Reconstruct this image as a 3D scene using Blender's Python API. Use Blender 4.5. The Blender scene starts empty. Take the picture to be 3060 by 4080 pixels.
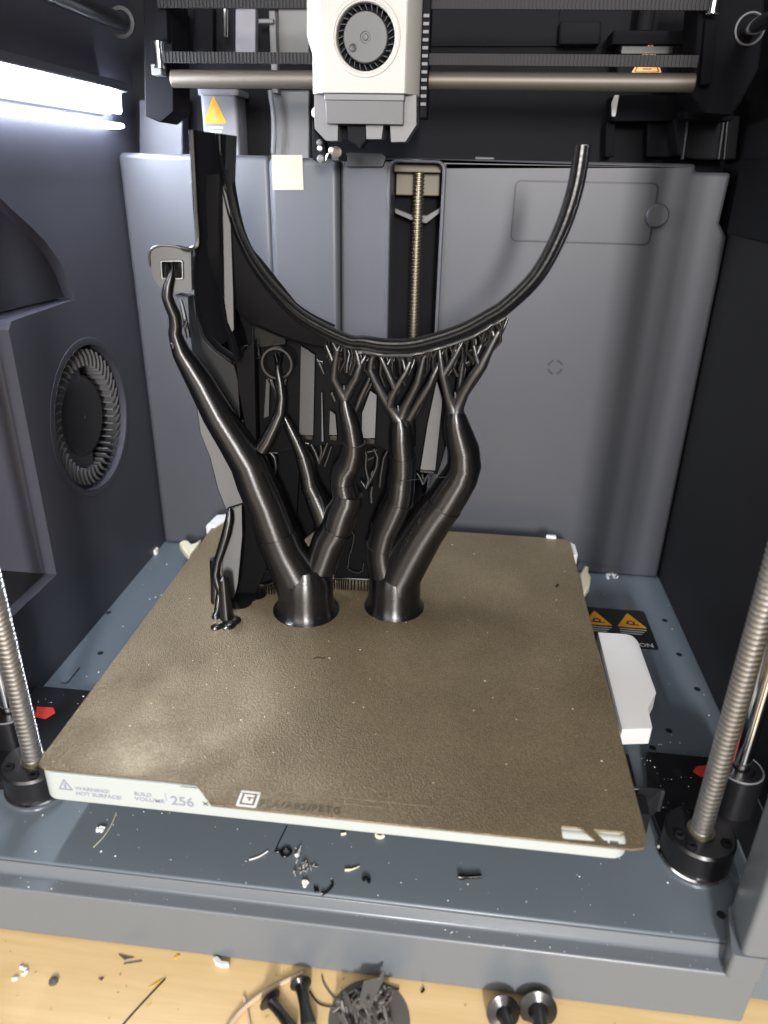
import bpy, bmesh, math, random
from mathutils import Vector, Matrix
from mathutils.geometry import tessellate_polygon, delaunay_2d_cdt
random.seed(7)
S = 0.001                      # everything below is written in millimetres
PI = math.pi
C = bpy.context.scene.collection
scene = bpy.context.scene

# ------------------------------------------------------------------ camera
CAM = Vector((44.0439, -349.16, 236.1209)); YAW, PIT, ROL, FOC = .1035, -.4367, .0214, 2905.7
fwd = Vector((-math.sin(YAW)*math.cos(PIT), math.cos(YAW)*math.cos(PIT), math.sin(PIT)))
r0 = Vector((math.cos(YAW), math.sin(YAW), 0)); u0 = r0.cross(fwd)
CR = math.cos(ROL)*r0 + math.sin(ROL)*u0
CU = -math.sin(ROL)*r0 + math.cos(ROL)*u0
cam = bpy.data.cameras.new('camera'); camo = bpy.data.objects.new('camera', cam); C.objects.link(camo)
m3 = Matrix((CR, CU, -fwd)).transposed()
camo.matrix_world = Matrix.Translation(CAM*S) @ m3.to_4x4()
cam.sensor_fit = 'HORIZONTAL'; cam.sensor_width = 36; cam.lens = FOC/3060*36
cam.clip_start = 0.01; cam.clip_end = 50
cam.dof.use_dof = True; cam.dof.focus_distance = 0.405; cam.dof.aperture_fstop = 11
scene.camera = camo

# ------------------------------------------------------------------ world, lamps, exposure
w = bpy.data.worlds.new('World'); scene.world = w; w.use_nodes = True
bg = w.node_tree.nodes['Background']; bg.inputs[0].default_value = (.80, .86, 1, 1); bg.inputs[1].default_value = 0.05
def area(name, loc, target, sx, sy, power, col):
    l = bpy.data.lights.new(name, 'AREA'); l.shape = 'RECTANGLE'; l.size = sx; l.size_y = sy; l.energy = power; l.color = col
    o = bpy.data.objects.new(name, l); C.objects.link(o)
    o.location = Vector(loc)*S
    o.rotation_euler = (Vector(target)-Vector(loc)).to_track_quat('-Z', 'Y').to_euler()
    return o
area('room_lamp', (240, -1500, 520), (0, 0, 60), .10, .27, 30, (1, .96, .93))
area('soft_room_fill', (150, -1500, 1000), (0, 0, 60), 1.5, .9, 20, (1, .96, .93))  # broad fill added to soften the shadows of the room lamp
area('side_room_lamp', (-640, -1400, 600), (0, 0, 60), .5, .7, 6, (1, .94, .88))
area('ceiling_lamp', (-100, -150, 2100), (0, 0, 0), 1.2, .5, 4.5, (1, .97, .95))
scene.view_settings.view_transform = 'Standard'; scene.view_settings.look = 'None'
scene.view_settings.exposure = 0; scene.view_settings.gamma = 1

# ------------------------------------------------------------------ helpers
def at(q, x=None, y=None, z=None):
    """where the sight line through a pixel of the photograph meets a plane of the place (mm)"""
    d = CR*((q[0]-1530)/FOC) + CU*(-(q[1]-2040)/FOC) + fwd
    if x is not None: t = (x-CAM.x)/d.x
    elif y is not None: t = (y-CAM.y)/d.y
    else: t = (z-CAM.z)/d.z
    return CAM + d*t
def V(x0, y0, s): return lambda x, y: (x0+x*s, y0+y*s)
D = V(0, 0, 3060/1659)

def inside(p, l):
    c = False
    for i in range(len(l)):
        a, b = l[i-1], l[i]
        if (a[1] > p[1]) != (b[1] > p[1]) and p[0] < (b[0]-a[0])*(p[1]-a[1])/(b[1]-a[1])+a[0]: c = not c
    return c
def fill_holes(loops):
    vs = [Vector(p) for l in loops for p in l]; es = []; k = 0
    for l in loops: es += [(k+i, k+(i+1) % len(l)) for i in range(len(l))]; k += len(l)
    v2, _, fs, ov, _, _ = delaunay_2d_cdt(vs, es, [], 0, 1e-7)
    out = []
    for f in fs:
        c = sum((v2[i] for i in f), Vector((0, 0)))/len(f)
        if inside(c, loops[0]) and not any(inside(c, h) for h in loops[1:]): out.append(tuple(ov[i][0] for i in f))
    return out
class MB:
    def __init__(s): s.v = []; s.f = []
    def add(s, vs, fs):
        n = len(s.v); s.v += [Vector(v) for v in vs]; s.f += [tuple(i+n for i in f) for f in fs]; return s
    def box(s, x0, x1, y0, y1, z0, z1):
        return s.add([(x0,y0,z0),(x1,y0,z0),(x1,y1,z0),(x0,y1,z0),(x0,y0,z1),(x1,y0,z1),(x1,y1,z1),(x0,y1,z1)],
                     [(0,3,2,1),(4,5,6,7),(0,1,5,4),(1,2,6,5),(2,3,7,6),(3,0,4,7)])
    def prism(s, loops, fn0, fn1):
        """loops: outer polygon then holes, 2-D; fn0/fn1 map 2-D -> 3-D for the two caps"""
        if not isinstance(loops[0][0], (tuple, list)): loops = [loops]
        loops = [[tuple(p) for p in l] for l in loops]
        flat = [p for l in loops for p in l]
        tris = tessellate_polygon([[Vector((p[0], p[1], 0)) for p in loops[0]]]) if len(loops) == 1 else fill_holes(loops)
        n = len(flat)
        vs = [fn0(*p) for p in flat] + [fn1(*p) for p in flat]
        fs = [tuple(t) for t in tris] + [tuple(i+n for i in reversed(t)) for t in tris]
        k = 0
        for l in loops:
            m = len(l)
            for i in range(m):
                a, b = k+i, k+(i+1) % m
                fs.append((a, b, b+n, a+n))
            k += m
        return s.add(vs, fs)
    def pxz(s, loops, y0, y1): return s.prism(loops, lambda x, z: (x, y0, z), lambda x, z: (x, y1, z))
    def pyz(s, loops, x0, x1): return s.prism(loops, lambda y, z: (x0, y, z), lambda y, z: (x1, y, z))
    def pxy(s, loops, z0, z1): return s.prism(loops, lambda x, y: (x, y, z0), lambda x, y: (x, y, z1))
    def tube(s, pts, rad, n=12, caps=True):
        pts = [Vector(p) for p in pts]
        if not isinstance(rad, (list, tuple)): rad = [rad]*len(pts)
        base = len(s.v); ref = None
        for i, p in enumerate(pts):
            a = pts[max(i-1, 0)]; b = pts[min(i+1, len(pts)-1)]
            t = (b-a).normalized() if (b-a).length > 1e-9 else Vector((0, 0, 1))
            if ref is None: ref = Vector((1, 0, 0)) if abs(t.x) < .8 else Vector((0, 1, 0))
            u = (ref - t*ref.dot(t)).normalized(); ref = u; w_ = t.cross(u)
            for k in range(n):
                a_ = 2*PI*k/n
                s.v.append(p + (u*math.cos(a_) + w_*math.sin(a_))*rad[i])
        for i in range(len(pts)-1):
            for k in range(n):
                k2 = (k+1) % n
                s.f.append((base+i*n+k, base+i*n+k2, base+(i+1)*n+k2, base+(i+1)*n+k))
        if caps:
            s.f.append(tuple(base+k for k in reversed(range(n))))
            s.f.append(tuple(base+(len(pts)-1)*n+k for k in range(n)))
        return s
    def cyl(s, p0, p1, r0, r1=None, n=32): return s.tube([p0, p1], [r0, r0 if r1 is None else r1], n)
    def sweep(s, frames, closed=True, caps=True):
        """frames: list of lists of 3-D points (one closed section each)"""
        base = len(s.v); n = len(frames[0])
        for fr in frames: s.v += [Vector(p) for p in fr]
        for i in range(len(frames)-1):
            for k in range(n if closed else n-1):
                k2 = (k+1) % n
                s.f.append((base+i*n+k, base+i*n+k2, base+(i+1)*n+k2, base+(i+1)*n+k))
        if closed and caps:
            s.f.append(tuple(base+k for k in reversed(range(n)))); s.f.append(tuple(base+(len(frames)-1)*n+k for k in range(n)))
        return s
    def lathe(s, prof, o, ax, n=40):
        """prof: (radius, height) along axis ax from o"""
        o = Vector(o); ax = Vector(ax).normalized(); u = ax.orthogonal().normalized(); v = ax.cross(u)
        return s.sweep([[o + ax*h + (u*math.cos(2*PI*k/n)+v*math.sin(2*PI*k/n))*max(r, .001) for k in range(n)] for r, h in prof], caps=False)

ORG = {}
def root_of(o):
    while o.parent: o = o.parent
    return o
def obj(name, mb, mat, parent=None, bevel=0, smooth=35, seg=2, kind=None, label=None):
    me = bpy.data.meshes.new(name)
    off = Vector((0, 0, 0)) if parent is None else ORG[root_of(parent).name]
    loc = Vector((0, 0, 0))
    if parent is None:
        xs = mb.v; loc = Vector((sum(v.x for v in xs)/len(xs), sum(v.y for v in xs)/len(xs), min(v.z for v in xs))); off = loc
    me.from_pydata([(v-off)*S for v in mb.v], [], mb.f)
    bm = bmesh.new(); bm.from_mesh(me); bmesh.ops.recalc_face_normals(bm, faces=bm.faces); bm.to_mesh(me); bm.free()
    me.polygons.foreach_set('use_smooth', [True]*len(me.polygons))
    me.set_sharp_from_angle(angle=math.radians(smooth))
    me.materials.append(mat)
    o = bpy.data.objects.new(name, me); C.objects.link(o)
    if parent is not None: o.parent = parent
    else: o.location = loc*S; ORG[o.name] = loc
    if bevel:
        b = o.modifiers.new('bevel', 'BEVEL'); b.width = bevel*S; b.segments = seg; b.limit_method = 'ANGLE'; b.angle_limit = math.radians(40)
        b.harden_normals = False
    if kind: o['kind'] = kind
    if label: o['label'] = label
    return o
def thing(name, loc, label, cat, group=None):
    o = bpy.data.objects.new(name, None); C.objects.link(o); o.empty_display_size = .01
    o.location = Vector(loc)*S; ORG[o.name] = Vector(loc)
    return tag(o, label, cat, group)
def tag(o, label, cat, group=None):
    o['label'] = label; o['category'] = cat
    if group: o['group'] = group
    return o
def copy_tree(o, parent=None):
    c = o.copy(); C.objects.link(c); c.parent = parent
    if parent is None: ORG[c.name] = Vector((0, 0, 0))
    for ch in list(o.children): copy_tree(ch, c)
    return c
def circ(cx, cy, r, n=32, ry=None, a0=0, a1=2*PI):
    ry = r if ry is None else ry
    return [(cx+r*math.cos(a0+(a1-a0)*k/n), cy+ry*math.sin(a0+(a1-a0)*k/n)) for k in range(n)]
def rrect(x0, x1, y0, y1, r, n=6):
    out = []
    for cx, cy, a in ((x1-r, y1-r, 0), (x0+r, y1-r, PI/2), (x0+r, y0+r, PI), (x1-r, y0+r, 1.5*PI)):
        out += [(cx+r*math.cos(a+PI/2*k/n), cy+r*math.sin(a+PI/2*k/n)) for k in range(n+1)]
    return out
def round_poly(pts, r, n=4):
    out = []; m = len(pts)
    for i in range(m):
        p = Vector(pts[i]).to_2d(); a = Vector(pts[i-1]).to_2d(); b = Vector(pts[(i+1) % m]).to_2d()
        rr = r[i] if isinstance(r, (list, tuple)) else r
        if rr <= 0: out.append(tuple(p)); continue
        d1 = (a-p); d2 = (b-p); k = min(rr, d1.length*.45, d2.length*.45)
        s_ = p+d1.normalized()*k; e = p+d2.normalized()*k
        for j in range(n+1):
            t = j/n; q = s_*(1-t)**2 + p*2*t*(1-t) + e*t*t
            out.append((q.x, q.y))
    return out
def spline(pts, n=4):
    """Catmull-Rom through points of any dimension"""
    P = [Vector(p) for p in pts]; out = []
    for i in range(len(P)-1):
        a, b, c, d = P[max(i-1, 0)], P[i], P[i+1], P[min(i+2, len(P)-1)]
        for j in range(n):
            t = j/n
            out.append(.5*((2*b)+(c-a)*t+(2*a-5*b+4*c-d)*t*t+(3*b-a-3*c+d)*t**3))
    out.append(P[-1]); return out

# ------------------------------------------------------------------ materials
def mat(name, col, rough=.5, metal=0, noise=0, nscale=200, bump=0, bscale=800, spec=.5, aniso=0, rvar=0, coat=0):
    m = bpy.data.materials.new(name); m.use_nodes = True; nt = m.node_tree; N = nt.nodes; L = nt.links
    b = N['Principled BSDF']; b.inputs['Roughness'].default_value = rough; b.inputs['Metallic'].default_value = metal
    b.inputs['Base Color'].default_value = (*col, 1); b.inputs['Specular IOR Level'].default_value = spec
    if coat: b.inputs['Coat Weight'].default_value = coat; b.inputs['Coat Roughness'].default_value = .15
    tc = N.new('ShaderNodeTexCoord')
    if noise:
        t = N.new('ShaderNodeTexNoise'); t.inputs['Scale'].default_value = nscale; t.inputs['Detail'].default_value = 5; L.new(tc.outputs['Object'], t.inputs['Vector'])
        mx = N.new('ShaderNodeMix'); mx.data_type = 'RGBA'
        mx.inputs[6].default_value = tuple(c*(1-noise) for c in col)+(1,); mx.inputs[7].default_value = tuple(min(1, c*(1+noise)) for c in col)+(1,)
        L.new(t.outputs['Fac'], mx.inputs[0]); L.new(mx.outputs[2], b.inputs['Base Color'])
    if rvar:
        t = N.new('ShaderNodeTexNoise'); t.inputs['Scale'].default_value = 45; t.inputs['Detail'].default_value = 6; L.new(tc.outputs['Object'], t.inputs['Vector'])
        mr = N.new('ShaderNodeMapRange'); mr.inputs[1].default_value = .3; mr.inputs[2].default_value = .7
        mr.inputs[3].default_value = rough-rvar; mr.inputs[4].default_value = rough+rvar
        L.new(t.outputs['Fac'], mr.inputs[0]); L.new(mr.outputs[0], b.inputs['Roughness'])
    if bump:
        t = N.new('ShaderNodeTexNoise'); t.inputs['Scale'].default_value = bscale; t.inputs['Detail'].default_value = 3; L.new(tc.outputs['Object'], t.inputs['Vector'])
        bp = N.new('ShaderNodeBump'); bp.inputs['Strength'].default_value = bump; bp.inputs['Distance'].default_value = .0004
        L.new(t.outputs['Fac'], bp.inputs['Height']); L.new(bp.outputs[0], b.inputs['Normal'])
    if aniso:
        tg = N.new('ShaderNodeCombineXYZ'); tg.inputs[2].default_value = 1   # gloss spreads across the layers, upwards
        b.inputs['Anisotropic'].default_value = aniso
        L.new(tg.outputs[0], b.inputs['Tangent'])
    return m
def mat_print(name, col, rough, spec=.5, relief=.35):
    """printed plastic: fine horizontal layer lines that draw the gloss out upwards"""
    m = mat(name, col, rough, aniso=.98, spec=spec); nt = m.node_tree; N = nt.nodes; L = nt.links; b = N['Principled BSDF']
    tc = N.new('ShaderNodeTexCoord'); mp = N.new('ShaderNodeMapping'); mp.inputs['Scale'].default_value = (260, 260, 2600)
    t = N.new('ShaderNodeTexNoise'); t.inputs['Scale'].default_value = 1; t.inputs['Detail'].default_value = 2
    bp = N.new('ShaderNodeBump'); bp.inputs['Strength'].default_value = relief; bp.inputs['Distance'].default_value = .0003
    L.new(tc.outputs['Object'], mp.inputs[0]); L.new(mp.outputs[0], t.inputs['Vector']); L.new(t.outputs['Fac'], bp.inputs['Height']); L.new(bp.outputs[0], b.inputs['Normal'])
    return m
def emit(name, col, st):
    m = bpy.data.materials.new(name); m.use_nodes = True; nt = m.node_tree
    e = nt.nodes.new('ShaderNodeEmission'); e.inputs[0].default_value = (*col, 1); e.inputs[1].default_value = st
    nt.links.new(e.outputs[0], nt.nodes['Material Output'].inputs[0]); return m
M = dict(
    wall=mat('wall_plastic', (.045, .046, .062), .48, bump=.05, noise=.12, nscale=30),  # base lifted and blued to stand in for the LED's glow
    matte=mat('matt_black_plastic', (.007, .007, .009), .8, spec=.05),
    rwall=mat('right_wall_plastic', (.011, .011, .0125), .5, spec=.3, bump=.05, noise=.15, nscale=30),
    panel=mat('rear_panel_plastic', (.068, .071, .083), .42, bump=.04, noise=.04, nscale=25, spec=.4),
    dark=mat('black_plastic', (.010, .010, .012), .7, spec=.07, bump=.06),
    darkgrey=mat('dark_grey_plastic', (.018, .019, .022), .45, bump=.05),
    grey=mat('grey_plastic', (.12, .12, .125), .42, bump=.05),
    hub=mat('fan_hub_plastic', (.06, .06, .064), .42),
    motor=mat('motor_housing', (.20, .20, .23), .5),
    floor=mat('painted_floor', (.118, .144, .170), .34, noise=.04, nscale=20, rvar=.03, bump=.02),
    sill=mat('painted_sill', (.135, .152, .172), .30, noise=.02, nscale=12, rvar=.015, bump=.02),
    mount=mat('black_cast', (.008, .008, .010), .33, bump=.1, rvar=.06),
    white=mat('white_plastic', (.62, .615, .61), .42, bump=.03),
    offwhite=mat('warm_white_plastic', (.40, .45, .455), .45, bump=.03, noise=.03, nscale=40),
    cover=mat('cover_plastic', (.36, .348, .325), .42, bump=.03),
    steel=mat('screw_steel', (.60, .595, .59), .45, metal=1),
    chrome=mat('chrome_rod', (.75, .75, .76), .12, metal=1),
    brass=mat('rear_screw_steel', (.30, .27, .20), .45, metal=1),
    block=mat('bearing_block_metal', (.16, .14, .10), .5),
    rod=mat('gantry_rod', (.12, .105, .09), .5, metal=.6),
    belt=mat('belt_rubber', (.014, .014, .016), .6, spec=.25),
    print=mat_print('black_printed_plastic', (.003, .003, .0036), .30, .95),
    pprint=mat_print('printed_wall_plastic', (.004, .004, .0045), .5, .7, .10),
    column=mat_print('column_plastic', (.004, .004, .005), .36, .07),
    gloss=mat('glossy_printed_plastic', (.004, .004, .0045), .27, spec=.7, bump=.2, bscale=500),
    twig=mat('printed_twigs', (.008, .008, .009), .36, spec=1.0, bump=.15, bscale=900),
    shade=mat('matte_printed_plastic', (.004, .004, .0048), .55, spec=.08),
    crumb=mat('white_crumbs', (.75, .75, .74), .4),
    cream=mat('cream_scraps', (.70, .66, .50), .45),
    ink=mat('blue_grey_ink', (.22, .25, .33), .5),
    inkd=mat('dark_ink', (.05, .055, .07), .5),
    amber=mat('amber_print', (.80, .36, .02), .45),
    pale=mat('pale_print', (.5, .5, .5), .5),
    emboss=mat('dark_gold_relief', (.12, .095, .06), .38, metal=.5),  # darker than the plate so the lettering stands out
    red=mat('red_sticker', (.62, .045, .035), .4),
    tape=mat('beige_tape', (.36, .31, .23), .6),
    sticker=mat('black_sticker', (.012, .012, .014), .35),
    logo=mat('white_print', (.72, .70, .66), .5),
    smoke=mat('smoky_plastic', (.10, .094, .088), .28, bump=.3, bscale=300),
    clear=mat('pale_clear_filament', (.55, .42, .30), .35),
    mustard=mat('yellow_scrap', (.62, .38, .03), .5),
)
# build plate: textured gold coating with worn smoother patches
def mat_plate():
    m = bpy.data.materials.new('textured_gold_coating'); m.use_nodes = True; nt = m.node_tree; N = nt.nodes; L = nt.links
    b = N['Principled BSDF']; tc = N.new('ShaderNodeTexCoord')
    n1 = N.new('ShaderNodeTexNoise'); n1.inputs['Scale'].default_value = 14; n1.inputs['Detail'].default_value = 5; n1.inputs['Roughness'].default_value = .6
    L.new(tc.outputs['Object'], n1.inputs['Vector'])
    cr = N.new('ShaderNodeValToRGB'); cr.color_ramp.elements[0].position = .3; cr.color_ramp.elements[1].position = .72
    cr.color_ramp.elements[0].color = (.165, .127, .075, 1); cr.color_ramp.elements[1].color = (.255, .202, .126, 1)
    n3 = N.new('ShaderNodeTexNoise'); n3.inputs['Scale'].default_value = 1500; n3.inputs['Detail'].default_value = 2; L.new(tc.outputs['Object'], n3.inputs['Vector'])
    g3 = N.new('ShaderNodeMapRange'); g3.inputs[1].default_value = .35; g3.inputs[2].default_value = .65; g3.inputs[3].default_value = .74; g3.inputs[4].default_value = 1.2
    L.new(n3.outputs['Fac'], g3.inputs[0]); mg = N.new('ShaderNodeVectorMath'); mg.operation = 'SCALE'
    L.new(n1.outputs['Fac'], cr.inputs[0]); L.new(cr.outputs[0], mg.inputs[0]); L.new(g3.outputs[0], mg.inputs['Scale']); L.new(mg.outputs[0], b.inputs['Base Color'])
    b.inputs['Metallic'].default_value = .45
    mr = N.new('ShaderNodeMapRange'); mr.inputs[1].default_value = .35; mr.inputs[2].default_value = .65; mr.inputs[3].default_value = .39; mr.inputs[4].default_value = .33
    L.new(n1.outputs['Fac'], mr.inputs[0]); L.new(mr.outputs[0], b.inputs['Roughness'])
    n2 = N.new('ShaderNodeTexNoise'); n2.inputs['Scale'].default_value = 1350; n2.inputs['Detail'].default_value = 2
    L.new(tc.outputs['Object'], n2.inputs['Vector'])
    bp = N.new('ShaderNodeBump'); bp.inputs['Distance'].default_value = .0008; bp.inputs['Strength'].default_value = .7
    mb_ = N.new('ShaderNodeMapRange'); mb_.inputs[1].default_value = .38; mb_.inputs[2].default_value = .62; mb_.inputs[3].default_value = .75; mb_.inputs[4].default_value = .34
    L.new(n1.outputs['Fac'], mb_.inputs[0]); L.new(mb_.outputs[0], bp.inputs['Strength'])
    L.new(n2.outputs['Fac'], bp.inputs['Height']); L.new(bp.outputs[0], b.inputs['Normal'])
    return m
M['plate'] = mat_plate()
def mat_wood():
    m = bpy.data.materials.new('light_wood'); m.use_nodes = True; nt = m.node_tree; N = nt.nodes; L = nt.links
    b = N['Principled BSDF']; tc = N.new('ShaderNodeTexCoord'); mp = N.new('ShaderNodeMapping'); mp.inputs['Scale'].default_value = (4, 60, 60)
    mp.inputs['Rotation'].default_value = (0, 0, -.12)
    n = N.new('ShaderNodeTexNoise'); n.inputs['Scale'].default_value = 3; n.inputs['Detail'].default_value = 8; n.inputs['Roughness'].default_value = .65; n.inputs['Distortion'].default_value = .4
    L.new(tc.outputs['Object'], mp.inputs[0]); L.new(mp.outputs[0], n.inputs['Vector'])
    cr = N.new('ShaderNodeValToRGB'); cr.color_ramp.elements[0].position = .25; cr.color_ramp.elements[1].position = .75
    cr.color_ramp.elements[0].color = (.60, .42, .19, 1); cr.color_ramp.elements[1].color = (.72, .53, .28, 1)
    L.new(n.outputs['Fac'], cr.inputs[0]); L.new(cr.outputs[0], b.inputs['Base Color']); b.inputs['Roughness'].default_value = .42
    return m
M['wood'] = mat_wood()
M['led'] = emit('led_diffuser_glow', (.82, .89, 1), 150)
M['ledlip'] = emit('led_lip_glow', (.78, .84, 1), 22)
def emboss(text, size, loc, right, up, m, parent, name, sx=1.0, depth=.15, spacing=1.0, align='LEFT'):
    """lettering as thin raised geometry lying on a surface: right/up are the writing directions"""
    cu = bpy.data.curves.new('lettering', 'FONT'); cu.body = text; cu.size = size; cu.space_character = spacing; cu.align_x = align; cu.extrude = depth/2; cu.resolution_u = 3; cu.space_line = .95; cu.offset = size*.018
    to = bpy.data.objects.new('lettering', cu); C.objects.link(to)
    dg = bpy.context.evaluated_depsgraph_get(); me = bpy.data.meshes.new_from_object(to.evaluated_get(dg))
    bpy.data.objects.remove(to); bpy.data.curves.remove(cu)
    R, U = Vector(right).normalized(), Vector(up).normalized(); Nn = R.cross(U); L0 = Vector(loc); mb = MB()
    mb.v = [L0 + R*(v.co.x*sx) + U*v.co.y + Nn*(v.co.z+depth/2) for v in me.vertices]
    mb.f = [tuple(p.vertices) for p in me.polygons]
    bpy.data.meshes.remove(me)
    return obj(name, mb, m, parent, smooth=20)

# ================================================================== SETTING
t = MB(); t.box(-900, 900, -700, 700, -110, -79.5)
o = obj('table_top', t, M['wood'], bevel=1, kind='structure')

FZ, XL, XR, YB = -44.0, -190.0, 205.0, 160.0
enc = thing('printer_enclosure', (0, 0, -79.3), 'dark grey open-fronted 3D printer case standing on the wooden table', '3D printer')
# floor tray and stepped front sill
b = MB(); b.box(XL-2, XR+2, -140, YB+40, -78, FZ)
floor = obj('floor_panel', b, M['floor'], enc, bevel=1.0)
b = MB(); b.prism([(-140.3, -79.2), (-149.5, -79.2), (-149.5, -50.4), (-142.3, -50.4), (-140.3, -44.4)], lambda y, z: (-230, y, z), lambda y, z: (176, y, z))
obj('front_sill', b, M['sill'], enc, bevel=.9, seg=3)
# raised rim on the floor right of the right screw, two long pressed ridges
b = MB(); b.prism(rrect(-182, -177, -22, -5, 2.4), lambda x, y: (x, y, FZ), lambda x, y: (x, y, FZ+1.6)); obj('pressed_rib', b, M['floor'], floor, bevel=.8)
b = MB(); b.box(176, 182, -138, -96, FZ, FZ+10); b.box(160, 176, -104, -100, FZ, FZ+1); obj('floor_rim', b, M['floor'], floor, bevel=1)
for (px, py) in ((-172, 10), (-188, 55), (196, 100), (196, 60), (198, 25), (167, 28), (172, -15), (160, -30), (167, -128)):
    b = MB(); b.cyl((px, py, FZ+.05), (px, py, FZ+.15), 1.9, n=16); obj('drain_hole', b, M['sticker'], floor)
b = MB(); b.sweep([[(x+math.cos(a)*(r), y+math.sin(a)*(r), FZ+h) for r, h in ((10.2, 0.05), (10.7, .5), (11.2, .05))] for (x, y) in ((-150, -8),) for a in [2*PI*k/40 for k in range(41)]]); obj('pressed_ring', b, M['floor'], floor)

# left wall: a sheet with a scooped pocket at the front and the round blower intake
arc = [(8, 13), (8, 162.5), (86, 162.5)]
pock = [(78.4, 164.9), (73.6, 177.8), (66.6, 187.7), (56.9, 197.4), (44.4, 206.1), (30.5, 214.8), (22, 220.7), (-20, 247), (-160, 252)]
FC = (79.0, 88.5)     # blower intake centre (y, z)
FR = 46.5
outer = [(-160, FZ), (YB+40, FZ), (YB+40, 340), (-160, 340), (-160, 252)] + [(-20, 247), (22, 220.7), (30.5, 214.8), (44.4, 206.1), (56.9, 197.4), (66.6, 187.7), (73.6, 177.8), (80, 163)] + [(12, 162), (8, 158), (8, 13), (-160, 13)]
b = MB(); b.pyz([outer, circ(FC[0], FC[1], FR, 64)], XL, XL-7)
lw = obj('left_wall', b, M['wall'], enc)
pocket = MB()
# pocket floor (ledge), pocket back wall with soft corner, recessed front face under the ledge
pocket.pyz([(8.1, -12), (8.1, 156), (14, 162), (86, 162), (86, -12)], XL-7.3, XL-110)
obj('blower_housing', pocket, M['wall'], enc, bevel=4, seg=4)
b = MB()
prof = [(XL-7.3, 89), (XL-9, 84), (XL-12, 70), (XL-15, 48), (XL-17, 20), (XL-18, -30), (XL-18, -160), (XL-50, -160), (XL-50, 95), (XL-7.3, 95)]
b.pxy(prof, 163, 262); obj('pocket_wall', b, M['wall'], enc, smooth=60)
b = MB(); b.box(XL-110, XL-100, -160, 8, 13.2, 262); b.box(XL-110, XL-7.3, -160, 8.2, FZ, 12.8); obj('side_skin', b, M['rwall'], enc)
# blower impeller seen through the intake
imp_c = Vector((XL-9, FC[0], FC[1]))
b = MB(); b.lathe([(FR-.2, 0.05), (FR+2.2, .4), (FR+4.2, .25), (FR+4.4, 0.02)], (XL, FC[0], FC[1]), (1, 0, 0), 64)
b.lathe([(FR-.2, 0.4), (FR-.3, -18)], (XL, FC[0], FC[1]), (1, 0, 0), 64)
obj('intake_ring', b, M['wall'], lw)
b = MB(); b.lathe([(0, 0), (21, 0), (25, -1.2), (27.5, -4), (28.5, -14)], (XL-5.5, FC[0], FC[1]), (1, 0, 0), 48)
b.lathe([(0, .6), (1.2, .6), (1.6, 0)], (XL-5.5, FC[0], FC[1]), (1, 0, 0), 16)
imp = obj('impeller', b, M['darkgrey'], enc)
b = MB(); b.lathe([(FR+1, -18), (FR+1, -17), (0.1, -17)], (XL, FC[0], FC[1]), (1, 0, 0), 48); obj('blower_back', b, M['dark'], enc)
blade0 = None
for k in range(44):
    a = 2*PI*k/44
    b = MB()
    sec = []
    for rr, da in ((33, .0), (36, .015), (39.5, .06), (43.5, .16)):
        y, z = FC[0]+rr*math.cos(a+da), FC[1]+rr*math.sin(a+da)
        y2, z2 = FC[0]+rr*math.cos(a+da+.028), FC[1]+rr*math.sin(a+da+.028)
        sec.append([(XL-3, y, z), (XL-3, y2, z2), (XL-16, y2, z2), (XL-16, y, z)])
    b.sweep(sec); obj('fan_blade', b, M['grey'], imp, smooth=30)

# right wall
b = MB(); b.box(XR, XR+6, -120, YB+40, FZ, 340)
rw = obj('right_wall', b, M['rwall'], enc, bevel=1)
b = MB(); b.box(XR-4, XR-.2, 70, YB-6, 205, 247); obj('wall_bracket', b, M['dark'], rw, bevel=1.5)
# back wall high behind the gantry
b = MB(); b.box(XL, XR, YB+38, YB+44, FZ, 345); obj('back_wall', b, M['dark'], enc)

# rear panel with a recess, the slot for the rear screw and a service hatch
def rp(x, y, yy=YB): p = at(D(x, y), y=yy); return (p.x, p.z)
top = 244.0
xs0, xs1 = -8.8, 23.6
pan_out = [(XL+.3, FZ+.3), (XR-1, FZ+.3), (XR-1, 205), (XR-6, 212), (XR-6, 239.5), (177.5, 239.5), (177.5, top), (-41.5, top), (-41.5, FZ+.3)]
slot = rrect(xs0, xs1, -20, top-2.5, 4, 6)
b = MB(); b.pxz([[( -41.5, FZ+.3), (XR-1, FZ+.3), (XR-1, 203), (XR-7, 211), (XR-6, 239.5), (177.5, 239.5), (177.5, top), (-41.5, top)], slot], YB, YB+30)
rpan = obj('rear_panel', b, M['panel'], enc, bevel=2.2, seg=4)
b = MB(); b.pxz([[(x_, z_) for x_, z_ in rrect(xs0-2.6, xs1+2.6, -22, top-.8, 6, 6)], slot], YB-1.6, YB+1); obj('slot_frame', b, M['panel'], rpan, bevel=.8)
b = MB(); b.box(-87.8, -41.8, YB-5, YB+30, FZ+.3, top-1); obj('middle_panel', b, M['panel'], enc, bevel=4, seg=5)
b = MB(); b.box(XL+.3, -88, YB, YB+30, FZ+.3, top); obj('side_panel', b, M['panel'], enc, bevel=3.5, seg=5)
b = MB(); b.box(xs0-4, xs1+4, YB+36, YB+37.5, -30, top+1); obj('slot_back', b, M['dark'], enc)
h = [rp(1115, 387), rp(1425, 393), rp(1410, 527), rp(1105, 523)]
hx0, hx1 = h[0][0]-.6, h[1][0]+.2; hz0, hz1 = h[3][1]+.3, h[0][1]-.2
b = MB(); b.pxz([rrect(hx0, hx1, hz0, hz1, 4), rrect(hx0+1, hx1-1, hz0+1, hz1-1, 3.2)], YB-.25, YB+.2); obj('hatch_groove', b, M['darkgrey'], rpan)
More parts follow.
